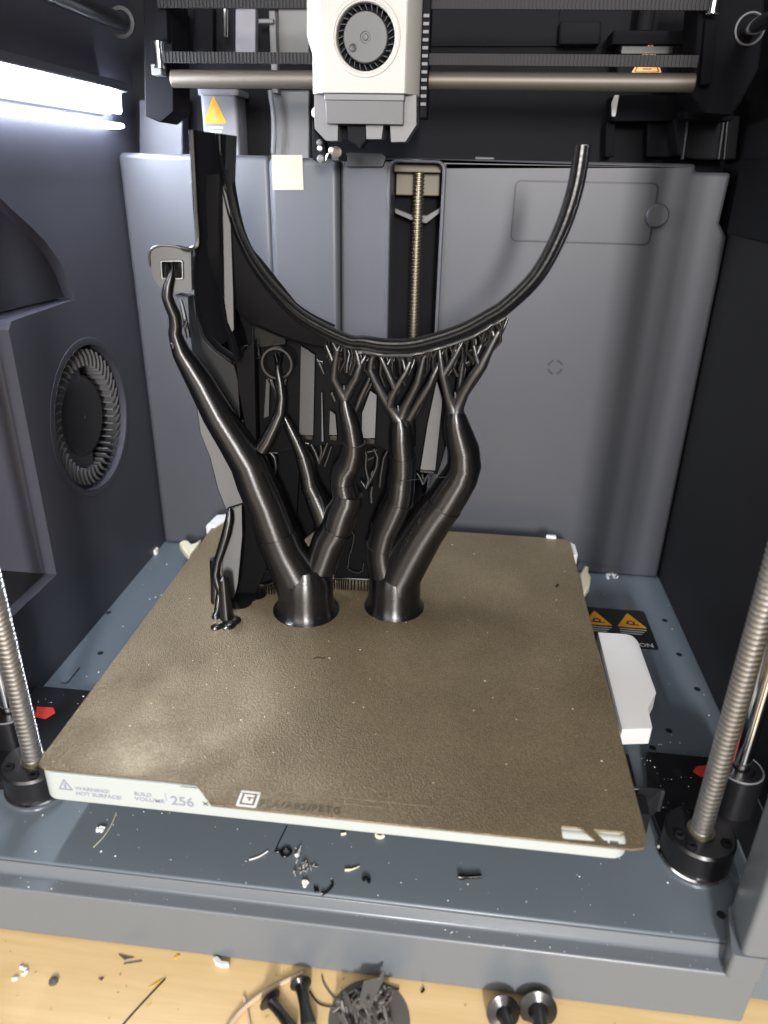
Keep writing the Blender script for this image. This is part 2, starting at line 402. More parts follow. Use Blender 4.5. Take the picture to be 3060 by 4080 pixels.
b = MB(); b.pxz([rrect(hx0+1.1, hx1-1.1, hz0+1.1, hz1-1.1, 3)], YB-.8, YB+.2); obj('hatch_cover', b, M['panel'], rpan, bevel=.4)
k = rp(1417, 465); b = MB(); b.lathe([(0, 5), (6.0, 5), (6.9, 4.2), (7.1, 0)], (k[0], YB-.5, k[1]), (0, -1, 0), 40); obj('hatch_knob', b, M['panel'], rpan)
k = rp(1199, 793)
for j in range(4):
    a0 = j*PI/2+.25; a1 = a0+1.1
    b = MB(); b.pxz([circ(k[0], k[1], 5.4, 8, a0=a0, a1=a1+.14)+circ(k[0], k[1], 4.0, 8, a0=a1+.14, a1=a0)], YB-.12, YB+.3); obj('cap_notch', b, M['darkgrey'], rpan)
b = MB(); k = rp(1048, 328); b.box(k[0]-6, k[0]+6, YB+2, YB+8, top, top+1.6); obj('panel_clip', b, M['panel'], rpan, bevel=.5)
# front right door post
b = MB(); b.pxy(round_poly([(166.3, -151), (176.6, -151), (182, -128), (169, -128)], [3, 1.5, 0, 4]), -36, 345); b.pxy(round_poly([(162.8, -151.3), (176.4, -151.3), (182, -128), (168, -128)], [3, 1.5, 0, 4]), -50.1, -36.5)
obj('door_post', b, M['sill'], enc, bevel=.8)

# ================================================================== LED LIGHT
led = thing('led_light_bar', (-184, 60, 256), 'glowing white LED light bar high on the left wall', 'lamp')
b = MB(); b.prism([(-190, 284), (-174, 283), (-172.6, 278.6), (-173.4, 277.4), (-176, 277.4), (-186, 267), (-186, 265), (-190, 265)], lambda x, z: (x, -150, z), lambda x, z: (x, 150, z)); obj('housing', b, M['wall'], led, bevel=.6)
def ledface(y, s_, out=0):   # the diffuser leans over, facing down into the chamber
    return (-184+10*s_+out*.7, y+162-20*s_, 266.4+10.3*s_-out*.7)
poly = rrect(-175, -1, 0.02, .98, .1, 3); poly = [(y if y < -160 else -1-(4.5*((abs(z-.5)/.5)**5)), z) for y, z in poly]
b = MB(); b.prism(poly, lambda y, z: ledface(y, z, .9), lambda y, z: ledface(y, z, -.6)); obj('diffuser', b, M['led'], led)
b = MB(); b.prism([(-190, 260.6), (-181, 260.6), (-179.4, 259.8), (-179.4, 258.4), (-182, 257.6), (-190, 257.4)], lambda x, z: (x, -10, z), lambda x, z: (x, 154, z)); obj('lower_lip', b, M['ledlip'], led, bevel=.6)

# ================================================================== LEAD SCREWS
def thread(mb, x, y, z0, z1, r=4.6, pitch=2.5, depth=1.7, n=20):
    prof = ((0, r), (.34, r), (.5, r-depth), (.84, r-depth))
    rows = []
    turns = int((z1-z0)/pitch)
    base = len(mb.v); cols = 0
    for i in range(turns*n+1):
        a = 2*PI*i/n; zz = z0+pitch*i/n
        for h, rr in prof: mb.v.append(Vector((x+rr*math.cos(a), y+rr*math.sin(a), zz+h*pitch)))
    # join turn to turn: last profile point of a turn meets the first of the next
    for i in range(turns*n):
        for q in range(3):
            A = base+i*4+q; mb.f.append((A, A+4, A+5, A+1))
        if i+n+1 <= turns*n:
            A = base+i*4+3; B_ = base+(i+n)*4
            mb.f.append((A, A+4, B_+4, B_))
    return mb
SL, SR = Vector((-151.6, -97.5, 0)), Vector((163.4, -99.2, 0))
ls = thing('lead_screw', (SL.x, SL.y, -28), 'steel lead screw rising at the left front corner of the plate', 'lead screw', 'vertical lead screws')
obj('threaded_rod', thread(MB(), SL.x, SL.y, -31, 300), M['steel'], ls, smooth=50)
b = MB(); b.lathe([(4.6, 0), (6.0, 0), (6.0, 1.1), (4.4, 1.5)], (SL.x, SL.y, -28), (0, 0, 1), 24); obj('brass_collar', b, M['brass'], ls)
ls2 = copy_tree(ls); ls2.location = Vector((SR.x, SR.y, -28))*S; ORG[ls2.name] = Vector((SR.x, SR.y, -28))
ls2['label'] = 'steel lead screw at the front right beside the white bed clip'
# rear screw, finer in the picture
YS = YB+16; rs = at((1668, 690), y=YS); rs2 = at((1648, 1330), y=YS); RX = (rs.x+rs2.x)/2
lr = thing('lead_screw', (RX, YS, FZ), 'thin brass toned lead screw inside the slot of the rear panel', 'lead screw', 'vertical lead screws')
obj('threaded_rod', thread(MB(), RX, YS, FZ+8, 236, r=3.9, pitch=2.3, depth=1.1, n=14), M['brass'], lr, smooth=50)
b = MB(); b.box(xs0+.5, xs1-.5, YS-4, YS+10, 236, 241); b.box(xs0+1, xs1-2, YS+6, YS+14, 222, 236); obj('bearing_block', b, M['block'], lr, bevel=.6)
b = MB(); b.prism([(xs0+1, 214), (RX-4, 210), (RX+6, 210), (xs1-1, 215), (xs1-1, 212), (RX+6, 205), (RX-2, 206), (xs0+1, 211)], lambda x, z: (x, YS+2, z), lambda x, z: (x, YS+9, z)); obj('cable_guide', b, M['grey'], lr, bevel=.5)

# mounts at the foot of the front screws
def mount(root_loc, cx, cy, mirror, label, far, rod, rodz):
    t = thing('screw_mount', (cx, cy, FZ), label, 'bearing mount', 'black mounts of the front lead screws')
    b = MB(); b.lathe([(15, -43.8), (15.3, -29.2), (14.4, -28.0), (4, -28.0)], (cx, cy, 0), (0, 0, 1), 48); obj('bearing_cap', b, M['mount'], t)
    b = MB(); b.lathe([(13, -43.9), (15.9, -43.7), (16.1, -42.6), (15.1, -42.2)], (cx, cy, 0), (0, 0, 1), 48); obj('steel_ring', b, M['chrome'], t)
    s_ = -1 if mirror else 1
    pl = [(cx-s_*13, cy+2), (cx-s_*15, cy+20), (cx-s_*9, far), (cx+s_*38, far), (cx+s_*38, cy-6), (cx+s_*14, cy-6)]
    b = MB(); b.pxy(round_poly(pl, [4, 6, 1, 0, 0, 5]), FZ+.2, -39); obj('base_plate', b, M['mount'], t, bevel=.8)
    for a in (100, 200, 235, 330) if not mirror else (30, 140, 215, 300):
        r_ = 10.8; x, y = cx+r_*math.cos(math.radians(a)), cy+r_*math.sin(math.radians(a))
        b = MB(); b.lathe([(.1, .5), (1.1, .5), (1.15, 1.3), (1.9, 1.3), (2.3, .9), (2.4, 0)], (x, y, -28.2), (0, 0, 1), 16); obj('cap_bolt', b, M['dark'], t)
    b = MB(); b.cyl((cx+s_*3, cy+47, -39), (cx+s_*3, cy+47, -38.6), 2.6, n=20); obj('bolt_hole', b, M['sticker'], t)
    b = MB(); b.lathe([(11, -39), (10.6, rodz-.6), (10, rodz), (7, rodz), (6.5, rodz-1), (.1, rodz-1)], (rod[0], rod[1], 0), (0, 0, 1), 40); obj('rod_socket', b, M['mount'], t)
    b = MB(); b.sweep([[(rod[0]+r*math.cos(a), rod[1]+r*math.sin(a), rodz+h) for r, h in ((9.6, .0), (10.1, .35), (10.6, -.2))] for a in [2*PI*k/40 for k in range(41)]]); obj('socket_rim', b, M['grey'], t)
    return t
RROD = (187.0, -70.0); LROD = (-178.5, -72)
tr_ = mount(None, SR.x, SR.y, False, 'black mount and bolted cap at the foot of the right screw', -39, RROD, -16)
tl_ = mount(None, SL.x, SL.y, True, 'black mount and bolted cap at the foot of the left screw', -31.5, LROD, -22)
def arrow(loc, pts, label):
    t_ = MB(); t_.pxy(pts, loc+.1, loc+.5); o = obj('arrow_sticker', t_, M['red']); tag(o, label, 'sticker', 'red arrow stickers'); return o
V3 = V(0, 2000, .5425); V5 = V(2500, 2600, .669)
def zpts(view, pts, z): return [tuple(at(view(*p), z=z).xy) for p in pts]
arrow(-38.6, zpts(V3, [(268, 1508), (392, 1515), (408, 1555), (335, 1598), (252, 1585), (256, 1555), (268, 1550)], -38.6), 'red arrow sticker on the black plate behind the left screw')
arrow(-38.6, zpts(V5, [(388, 712), (415, 680), (520, 672), (525, 745), (435, 742)], -38.6), 'red arrow sticker partly hidden by the right screw')
g = thing('guide_rod', (RROD[0], RROD[1], -17), 'polished guide rod standing behind the right lead screw', 'rod', 'smooth guide rods')
b = MB(); b.cyl((RROD[0], RROD[1], -17), (RROD[0], RROD[1], 330), 4.0, n=32); obj('rod', b, M['chrome'], g)
b = MB(); b.tube([(RROD[0]-5.5, RROD[1]+4, -15), (RROD[0]-5.2, RROD[1]+4, 3)], [2.2, 1.2], 10); obj('red_plug', b, M['red'], g)
g2 = copy_tree(g); g2.location = Vector((LROD[0], LROD[1], -23))*S; g2['label'] = 'smooth guide rod behind the left lead screw'
ORG[g2.name] = Vector((LROD[0], LROD[1], -23))

# caution sticker on the floor at right
cs = thing('caution_sticker', (164, 88, FZ), 'black caution sticker with two amber triangles on the floor right of the bed', 'sticker')
b = MB(); b.pxy(rrect(128, 184, 63, 110, 2), FZ+.05, FZ+.2); obj('backing', b, M['sticker'], cs)
def tri(mb, cx, cy, wd, ht, z, th=.12): return mb.pxy(round_poly([(cx-wd/2, cy), (cx+wd/2, cy), (cx, cy+ht)], 1.2), z, z+th)
for cx in (148.5, 171.5):
    b = MB(); tri(b, cx, 87.5, 20, 18, FZ+.22); wt = obj('warning_triangle', b, M['amber'], cs)
    b = MB(); b.pxy([circ(cx, 93, 3, 10), circ(cx, 93, 1.6, 8)], FZ+.36, FZ+.42); b.pxy([(cx-4, 91), (cx+5, 90), (cx+5, 91.2), (cx-4, 92)], FZ+.36, FZ+.42); obj('pictogram', b, M['inkd'], wt)
    for j in range(3):
        b = MB(); b.box(cx-9, cx+9-j*2, 84.6-j*2.6, 85.6-j*2.6, FZ+.22, FZ+.27); obj('fine_print', b, M['pale'], cs)
emboss('CAUTION', 5.5, (154, 65.5, FZ+.22), (1, 0, 0), (0, 1, 0), M['pale'], cs, 'caution_word', sx=1.1, depth=.06)
# ================================================================== HEATED BED AND PLATE
bed = thing('heated_bed', (0, 0, -30), 'warm white heated bed slab under the gold plate with grey printed lettering', 'heated bed')
slab = rrect(-127, 124.5, -129.2, 126, 7, 6)
b = MB(); b.pxy(slab, -16.6, -1.0); sl = obj('slab', b, M['offwhite'], bed, bevel=1.6, seg=3)
FY = -129.2
def face(view, x, y): p = at(view(x, y), y=FY); return p
V0 = V(0, 2500, .6028)
p0, p1 = face(V0, 500, 1062), face(V0, 500, 1095); p2 = face(V0, 705, 1075)
rt, up = (1, 0, 0), (0, 0, 1)
def word(txt, view, x0, y0, x1, hgt, m=M['ink'], **k):
    a = face(view, x0, y0); e = face(view, x1, y0); wd = e.x-a.x
    sz = hgt*1.4; est = 0.62*sz*len(txt)*.95
    return emboss(txt, sz, (a.x, FY-.02, a.z), rt, up, m, bed, 'bed_lettering', sx=wd/est*1.0, depth=.1, **k)
a = face(V0, 387, 1068); e = face(V0, 487, 1078); hgt = 6.6
wd = e.x-a.x
b = MB(); b.pxz([round_poly([(a.x, a.z), (a.x+wd, a.z), (a.x+wd/2, a.z+hgt)], .6), round_poly([(a.x+1.2, a.z+.8), (a.x+wd-1.2, a.z+.8), (a.x+wd/2, a.z+hgt-1.6)], .4)], FY-.12, FY+.1)
b.pxz([(a.x+wd*.42, a.z+1.2), (a.x+wd*.58, a.z+1.2), (a.x+wd*.56, a.z+3.8), (a.x+wd*.44, a.z+3.8)], FY-.12, FY+.1); obj('hot_symbol', b, M['ink'], bed)
word('WARNING!', V0, 498, 1072, 705, 2.0)
word('HOT SURFACE!', V0, 503, 1105, 812, 2.0)
word('BUILD', V0, 888, 1108, 1010, 2.0)
word('VOLUME', V0, 892, 1140, 1068, 2.0)
a = face(V0, 1100, 1145); b = MB(); b.box(a.x-.15, a.x+.15, FY-.12, FY+.1, a.z, a.z+4.4); obj('divider', b, M['ink'], bed)
word('256', V0, 1132, 1168, 1312, 5.0, M['ink'])
word('x', V0, 1342, 1172, 1385, 2.6, M['inkd'])
for (qx, qy, rr) in ((-75, -118, 5.2), (88, -118, 6), (-80, 95, 5), (90, 95, 5)):
    b = MB(); b.lathe([(rr, -22), (rr+.4, -20.5), (rr, -15.7)], (qx, qy, 0), (0, 0, 1), 28); obj('levelling_nut', b, M['grey'], bed)
b = MB(); b.box(-110, 110, -108, 118, -30, -22.3); b.box(100, 139, -104, -92, -29, -17); obj('carrier_frame', b, M['dark'], bed, bevel=.8)
b = MB(); b.prism([(132, -104), (148, -87), (138, -87), (126, -104)], lambda x, y: (x, y, -31), lambda x, y: (x, y, -18)); b.box(126, 149, -88, -86, -31, -18)
obj('carrier_arm', b, M['darkgrey'], bed, bevel=.6)
b = MB(); b.box(128, 141, -86, -52, -36, -30); b.cyl((134, -62, -30), (134, -62, -27), 2.5, n=16); b.cyl((135, -76, -30), (135, -76, -28), 2.5, n=16); b.box(129, 137, -58, -53, -30, -25); obj('carrier_bracket', b, M['darkgrey'], bed, bevel=.5)
# white cover of the bed cable on the right side
V6 = V(2060, 2200, .6028)
clip = zpts(V6, [(535, 530), (700, 540), (760, 550), (800, 590), (835, 690), (920, 930), (865, 1030), (895, 1165), (695, 1170), (610, 830)], -4)
b = MB(); b.pxy(round_poly(clip, [0, 2, 3, 3, 3, 1, 1, 1, .5, 0]), -13.5, -4); cc = obj('cable_cover', b, M['white'], bed, bevel=.9, seg=3)
b = MB(); b.box(124.8, 131.5, -70, 4, -13, -7.5); obj('cover_flange', b, M['white'], bed, bevel=.5)
# white locators at the back corners of the bed
for pts, y0, y1 in (([( -133, 108), (-126, 108), (-118, 128.5), (-121, 131), (-131, 127)], -14, 1.5), ([(118, 131), (126, 131), (132, 124), (132, 108), (126, 106)], -15, -1.5)):
    b = MB(); b.pxy(pts, y0, y1); obj('rear_locator', b, M['white'], bed, bevel=.8)
b = MB(); b.box(112, 119, 127.5, 131, -6, 1.6); obj('rear_pin', b, M['white'], bed, bevel=.6)

pl = thing('build_plate', (0, 0, -1), 'textured gold steel build plate lying on the white heated bed', 'build plate')
V4 = V(1860, 2880, .7233); V7 = V(700, 2900, .7233)
fl = zpts(V7, [(110, 306), (150, 360), (195, 425), (215, 434)], 0)
out = [(-128.5, -124), (-127, -127), (-124, -128.5)] + [fl[0]] + fl[1:3] + [(fl[3][0]+1, -138.4)] + [(122, -138.4), (126.5, -137), (128.5, -132.5), (128.5, 123), (126.5, 127), (122, 128.5), (-122, 128.5), (-127, 127), (-128.5, 122)]
w1 = zpts(V4, [(519, 568), (628, 579), (716, 651), (530, 636)], 0); w2 = zpts(V4, [(692, 587), (868, 602), (878, 668), (775, 661)], 0)
b = MB(); b.pxy([out, round_poly(w1, .8), round_poly(w2, .8)], -.9, 0); sheet = obj('steel_sheet', b, M['plate'], pl, bevel=.25, smooth=60)
V7z = lambda x, y: at(V7(x, y), z=.02)
a = V7z(330, 430); e = V7z(425, 433); hgt = 8.2; x0, y0, wd = a.x, a.y, 8.4
b = MB(); b.pxy([rrect(x0, x0+wd, y0, y0+hgt, .6), rrect(x0+1.0, x0+wd-1.0, y0+1.0, y0+hgt-1, .4)], .02, .1)
b.pxy([(x0+2, y0+2), (x0+6.3, y0+2), (x0+6.3, y0+4.6), (x0+5.2, y0+4.6), (x0+5.2, y0+3.2), (x0+4.2, y0+3.2), (x0+4.2, y0+4.4), (x0+3.2, y0+4.4), (x0+3.2, y0+5.4), (x0+6.3, y0+5.4), (x0+6.3, y0+6.4), (x0+2, y0+6.4)], .02, .1); obj('plate_emblem', b, M['logo'], pl)
a = V7z(455, 428); e = V7z(920, 462)
emboss('PLA/ABS/PETG', 4.8, (a.x, a.y, .01), (1, 0, 0), (0, 1, 0), M['emboss'], pl, 'embossed_words', sx=(e.x-a.x)/(4.8*.62*12.6), depth=.28, spacing=1.25)
a = V7z(420, 330); e = V7z(1420, 415)
b = MB(); b.box(a.x, e.x, a.y-.4, a.y+.2, .0, .14); b.box(a.x-30, e.x-20, a.y-3.4, a.y-3.0, .0, .12); obj('pressed_line', b, M['plate'], pl)
# code label seen through the right window
b = MB(); a = at(V4(765, 657), z=-1); b.box(a.x+1.6, a.x+5, a.y-.4, a.y+.9, -.98, -.9); b.box(a.x-.6, a.x+.8, a.y-.2, a.y+.7, -.98, -.9); obj('small_label', b, M['ink'], bed)
# crumbs on the plate
b = MB()
for _ in range(70):
    x, y = random.uniform(-115, 122), random.uniform(-120, 120); r = random.choice((.25, .3, .35, .5))
    b.tube([(x, y, 0), (x+random.uniform(-.8, .8), y+random.uniform(-.8, .8), .3)], [r, r*.4], 5)
o = obj('plate_crumbs', b, mat('tan_crumbs', (.5, .42, .30), .4), kind='stuff'); tag(o, 'tiny pale plastic crumbs scattered over the gold plate', 'crumbs')
b = MB(); a = at(D(1203, 1266), z=0); b.tube([(a.x-1, a.y-2, .4), (a.x, a.y, .6), (a.x+1.2, a.y+1.6, .3)], [.3, .7, .3], 6)
o = obj('black_fleck', b, M['gloss']); tag(o, 'small black fleck near the back right of the gold plate', 'plastic fleck')
b = MB(); a = at(D(690, 1422), z=0); b.tube([(a.x-3, a.y-1, .2), (a.x-1, a.y+.6, .3), (a.x+2, a.y-.2, .3), (a.x+3, a.y+.8, .2)], .25, 5)
o = obj('black_fleck', b, M['gloss']); tag(o, 'thin dark thread lying on the gold plate before the trunks', 'plastic fleck')

# ================================================================== THE PRINTED PART WITH ITS TREE SUPPORTS
pr = thing('printed_part', (-20, 15, 0), 'black printed shell with a big open arc on branching tree supports', '3D print')
VA = V(500, 900, .6028); VB = V(1200, 1200, .6028); VC = V(500, 1600, .6028); VE = V(900, 1500, .4522); VF = V(500, 500, .4822); VG = V(1460, 500, .9645)
def P3(view, x, y, yy): return at(view(x, y), y=yy)
def xz(view, pts, yy): return [(lambda p: (p.x, p.z))(at(view(x, y), y=yy)) for x, y in pts]
# --- the arc rim: a grooved lip swept round the opening
inner = [VF(820, 75), VF(830, 250), VF(865, 500), VF(930, 780), VF(1010, 980), VF(1130, 1180), VF(1300, 1380), VF(1500, 1560), (1300, 1298), (1381, 1308+24), (1453, 1340), (1538, 1352), (1634, 1350), (1730, 1328), (1839, 1290), (1930, 1240), (2000, 1195), (2116, 1080), (2205, 915), (2262, 741), (2288, 577)]
inner.pop(8)
pts = [at(q, y=6) for q in inner]
pts = [Vector((p.x, p.z)) for p in pts]
cs_ = spline(pts, 5)
def sweep_profile(path, prof, name, m, bevel=0, fade=None):
    frames = []
    for i, p in enumerate(path):
        t = (path[min(i+1, len(path)-1)]-path[max(i-1, 0)]).normalized(); n = Vector((t.y, -t.x))  # points away from the opening
        n = -n if n.dot(Vector((14, 250))-p) > 0 else n
        k = 1 if fade is None else fade(i/(len(path)-1))
        frames.append([(p.x+n.x*d*k, yy, p.y+n.y*d*k) for d, yy in prof])
    b = MB(); b.sweep(frames); return obj(name, b, m, pr, smooth=30)
prof = [(0, 2.5), (.5, 1.0), (1.3, .6), (1.9, 1.6), (2.6, 2.4), (3.6, 2.4), (4.6, 1.2), (5.4, .5), (6.2, 1.0), (6.6, 2.2), (6.6, 7), (4.5, 8.5), (0, 8.5)]
sweep_profile(cs_, prof, 'arc_rim', M['gloss'], fade=lambda t: .42+.58*max(0, min(1, (t-.2)/.3)))
# --- the flank of the shell below the arc at left, curving down and away
fl_path = [p for p in cs_ if p.x < -17]
prof2 = [(3.0, 2.7), (6.2, 2.7), (12, 3.0), (21, 4.2), (23.5, 6.0), (24, 20), (3.0, 20)]
sweep_profile(fl_path[8:], prof2, 'shell_flank', M['shade'], fade=lambda t: .45+.55*min(1, t*2.4) if t < .72 else 1.0-(t-.72)*1.9)
b = MB(); rl = []
for i, p in enumerate(cs_):
    if -8 < p.x < 60 and p.y < 190:
        t_ = (cs_[min(i+1, len(cs_)-1)]-cs_[i-1]).normalized(); n_ = Vector((t_.y, -t_.x)); n_ = -n_ if n_.y > 0 else n_
        rl.append(Vector((p.x+n_.x*6.6, 1.2+random.uniform(-.3, .3), p.y+n_.y*6.6+random.uniform(-.25, .25))))
b.tube(rl, [1.0+random.uniform(-.2, .25) for _ in rl], 8); obj('rough_underside', b, M['print'], pr, smooth=60)
# --- hollow column at the left
top_z = 250.3
def colprof(x0, x1, d):
    m_ = (x0+x1)/2
    return [(x0, 2), (x0+1.3, 1.0), (x0+2.0, 2.0), (x0+3.0, 2.6), (x1-5, 7.6), (x1-2.6, 9.2), (x1-1.8, 1.8), (x1-1.0, 2.3), (x1-.3, 1.4), (x1+.5, 2.2), (x1, 20), (x0+3, 20)]
left = [(VF(545, 35), top_z), (VF(575, 500), 0), (VF(600, 940), 0), (VF(560, 1030), 0), (VF(560, 1300), 0), (VF(590, 1560), 0), (VF(650, 1740), 0), (VF(740, 1850), 0), (VF(900, 1960), 0)]
right = [VF(822, 72), VF(812, 400), VF(797, 800), VF(802, 950), VF(808, 1150), VF(818, 1450), VF(848, 1640), VF(890, 1740), VF(935, 1935)]
frames = []
rows = 9
for (l, _), r in zip(left, right):
    a, e = at(l, y=2), at(r, y=2)
    z0, z1 = a.z, e.z
    sec = []
    for x, y in colprof(a.x, e.x, 1):
        t = (x-a.x)/(e.x-a.x); sec.append((x, y, z0+(z1-z0)*t))
    frames.append(sec)
b = MB(); b.sweep(frames); obj('hollow_column', b, M['column'], pr, smooth=25)
b = MB(); lp = [at(q, y=.6) for q in (VF(545, 35), VF(560, 300), VF(580, 700), VF(597, 900), VF(595, 985), VF(560, 1015), VF(500, 1022), VF(460, 1010))]
b.tube(lp, [1.35]*5+[1.0]*3, 8); obj('column_edge', b, M['print'], pr)
# --- square clip frame on the column's left
oc = xz(VF, [(212, 1075), (225, 1020), (280, 993), (400, 1000), (470, 1030), (520, 1045), (530, 1370), (420, 1385), (330, 1365), (265, 1300), (235, 1230)], 2)
hc = xz(VF, [(290, 1112), (460, 1118), (468, 1278), (300, 1272)], 2)
ccx = sum(p[0] for p in oc)/len(oc); ck = math.tan(math.radians(16))
b = MB(); b.prism([round_poly(oc, [2, 3, 2, 2, 1, 0, 0, 1, 2, 2, 2]), round_poly(hc, 1.2)], lambda x, z: (x, 2+(x-ccx)*ck, z), lambda x, z: (x, 10, z)); obj('clip_frame', b, M['pprint'], pr)
b = MB(); b.tube([Vector((at(VF(x, y), y=2).x, 2+(at(VF(x, y), y=2).x-ccx)*ck-.2, at(VF(x, y), y=2).z)) for x, y in ((520, 1040), (470, 1026), (400, 998), (330, 990), (280, 992), (240, 1008), (220, 1030), (212, 1075), (220, 1160))], .55, 7); obj('clip_edge', b, M['twig'], pr, smooth=60)  # bead added along the clip's outline to give it a bright rim
b = MB(); fp = xz(VF, [(288, 1110), (463, 1116), (470, 1280), (298, 1275)], 1.2); fi = xz(VF, [(305, 1128), (448, 1132), (455, 1262), (315, 1258)], 1.2)
b.prism([round_poly(fp, 1.2), round_poly(fi, .8)], lambda x, z: (x, 1.2+(x-ccx)*ck, z), lambda x, z: (x, 3.5+(x-ccx)*ck, z)); obj('clip_window_rim', b, M['print'], pr, bevel=.3)
b = MB(); b.pxz(xz(VF, [(290, 1112), (460, 1118), (468, 1278), (300, 1272)], 9), 8, 10.5); obj('clip_back', b, M['gloss'], pr)
b = MB(); b.pxz(xz(VF, [(415, 1395), (530, 1410), (530, 1425), (415, 1410)], 2), 1, 10); obj('clip_foot', b, M['print'], pr, bevel=.4)
# --- side panel in layers, left of the column down to the plate (its faces are angled to catch the gloss of the room lamps)
def slab3(view, pts, y0, th, name, m, yaw=0, bevel=.5, r=0):
    q = xz(view, pts, y0)
    if r: q = round_poly(q, r)
    cx = sum(p[0] for p in q)/len(q); k = math.tan(math.radians(yaw))
    b = MB(); b.prism(q, lambda x, z: (x, y0+(x-cx)*k, z), lambda x, z: (x, y0+(x-cx)*k+th, z)); return obj(name, b, m, pr, bevel=bevel)
slab3(VF, [(510, 1420), (560, 1380), (590, 1600), (640, 1760), (730, 1860), (905, 1985), (935, 2100), (950, 2460), (760, 2420), (560, 1950), (525, 1700)], 14, 6, 'side_panel', M['pprint'], yaw=-2)
slab3(VC, [(480, 0), (520, -70), (900, 300), (900, 900), (770, 680), (740, 720), (665, 715), (610, 560), (560, 345), (505, 190)], 20, 5, 'side_panel', M['pprint'], yaw=16)
slab3(VC, [(665, 712), (765, 690), (770, 900), (745, 1200), (715, 1335), (690, 1330), (650, 1230), (640, 1050), (690, 860)], 17, 6, 'leg_panel', M['pprint'], yaw=15)
slab3(VC, [(740, 640), (900, 500), (960, 1050), (860, 1270), (720, 1340)], 24, 5, 'leg_web', M['shade'])
# dull strip between the column and the arc
slab3(VF, [(797, 480), (830, 540), (865, 700), (880, 1000), (893, 1350), (900, 1690), (880, 1715), (835, 1600), (815, 1450), (808, 1100), (800, 800)], 1.1, 3, 'inner_rib', M['pprint'], yaw=13)
VH = V(478, 478, .973)
slab3(VH, [(475, 980), (548, 900), (558, 1320), (515, 1260), (485, 1100)], 11, 6, 'shell_leg', M['shade'])
# --- black back shell between the legs and behind the branches
slab3(D, [(490, 480), (560, 560), (640, 660), (720, 722), (860, 762), (1000, 742), (1062, 712), (1040, 790), (1000, 860), (968, 950), (945, 1025), (905, 1020), (820, 965), (700, 962), (560, 985), (520, 900), (508, 640)], 25, 4, 'back_shell', M['shade'])
slab3(D, [(528, 940), (650, 960), (640, 1120), (612, 1262), (545, 1285), (520, 1270)], 36, 4, 'back_shell', M['shade'])
slab3(D, [(640, 950), (880, 960), (880, 1130), (800, 1130), (798, 1250), (722, 1250), (715, 1120), (640, 1180)], 40, 4, 'back_shell', M['shade'])
# vertical ribs with lit faces
for view, pts, yw in ((VA, [(1160, 790), (1250, 850), (1240, 1390), (1150, 1380)], 7), (VB, [(190, 720), (225, 745), (238, 890), (185, 886)], 7),
                      (VB, [(400, 740), (455, 590), (500, 620), (488, 910), (398, 905)], 7), (VB, [(835, 800), (895, 520), (935, 640), (885, 1125), (785, 1112)], 7)):
    slab3(view, pts, 21.5, 3.0, 'shell_rib', M['pprint'], yaw=yw, bevel=.3)
for view, pts in ((VA, [(838, 890), (860, 890), (878, 1380), (850, 1380)]), (VA, [(838, 620), (875, 590), (890, 860), (840, 880)]), (VA, [(930, 1010), (955, 1000), (950, 1260), (915, 1270)]), (VB, [(130, 600), (142, 600), (150, 930), (132, 930)])):
    slab3(view, pts, 22, 2.2, 'thin_rib', M['pprint'], yaw=8, bevel=.3)
for view, pts in ((VA, [(1150, 1382), (1240, 1392), (1238, 1415), (1148, 1408)]), (VB, [(398, 908), (490, 915), (488, 945), (405, 940)]), (VB, [(785, 1115), (885, 1128), (880, 1140), (780, 1130)]), (VB, [(185, 890), (240, 895), (238, 925), (188, 920)])):
    slab3(view, pts, 21, 4, 'rib_end', M['gloss'], bevel=.4)
# small round boss at mid left, with its ring lit
cbs = P3(VA, 1005, 905, 14); rr = 10.4
rcx = (P3(VA, 1108, 905, 14).x-P3(VA, 902, 905, 14).x)/2
b = MB(); b.lathe([(rcx-1.0, 14), (rcx-1.0, 0), (rcx, 0), (rcx, 14)], (cbs.x, 12, cbs.z), (0, 1, 0), 48); obj('round_boss', b, M['twig'], pr)
b = MB(); b.pxz(circ(cbs.x, cbs.z, rcx-.9, 32), 20, 24); obj('boss_floor', b, M['shade'], pr)
slab3(VA, [(850, 640), (870, 590), (925, 560), (960, 640), (1040, 680), (1060, 780), (900, 800), (850, 790)], 17, 6, 'boss_web', M['gloss'], r=1)
b = MB(); p_ = [P3(VA, x, y, 16) for x, y in ((845, 780), (842, 690), (850, 610), (885, 575), (925, 562), (940, 610), (955, 665))]; b.tube(p_, .5, 6)
p_ = [P3(VA, x, y, 16) for x, y in ((700, 850), (755, 800), (800, 790), (880, 795), (890, 870), (830, 880))]; b.tube(p_, .6, 6); obj('web_seam', b, M['gloss'], pr)
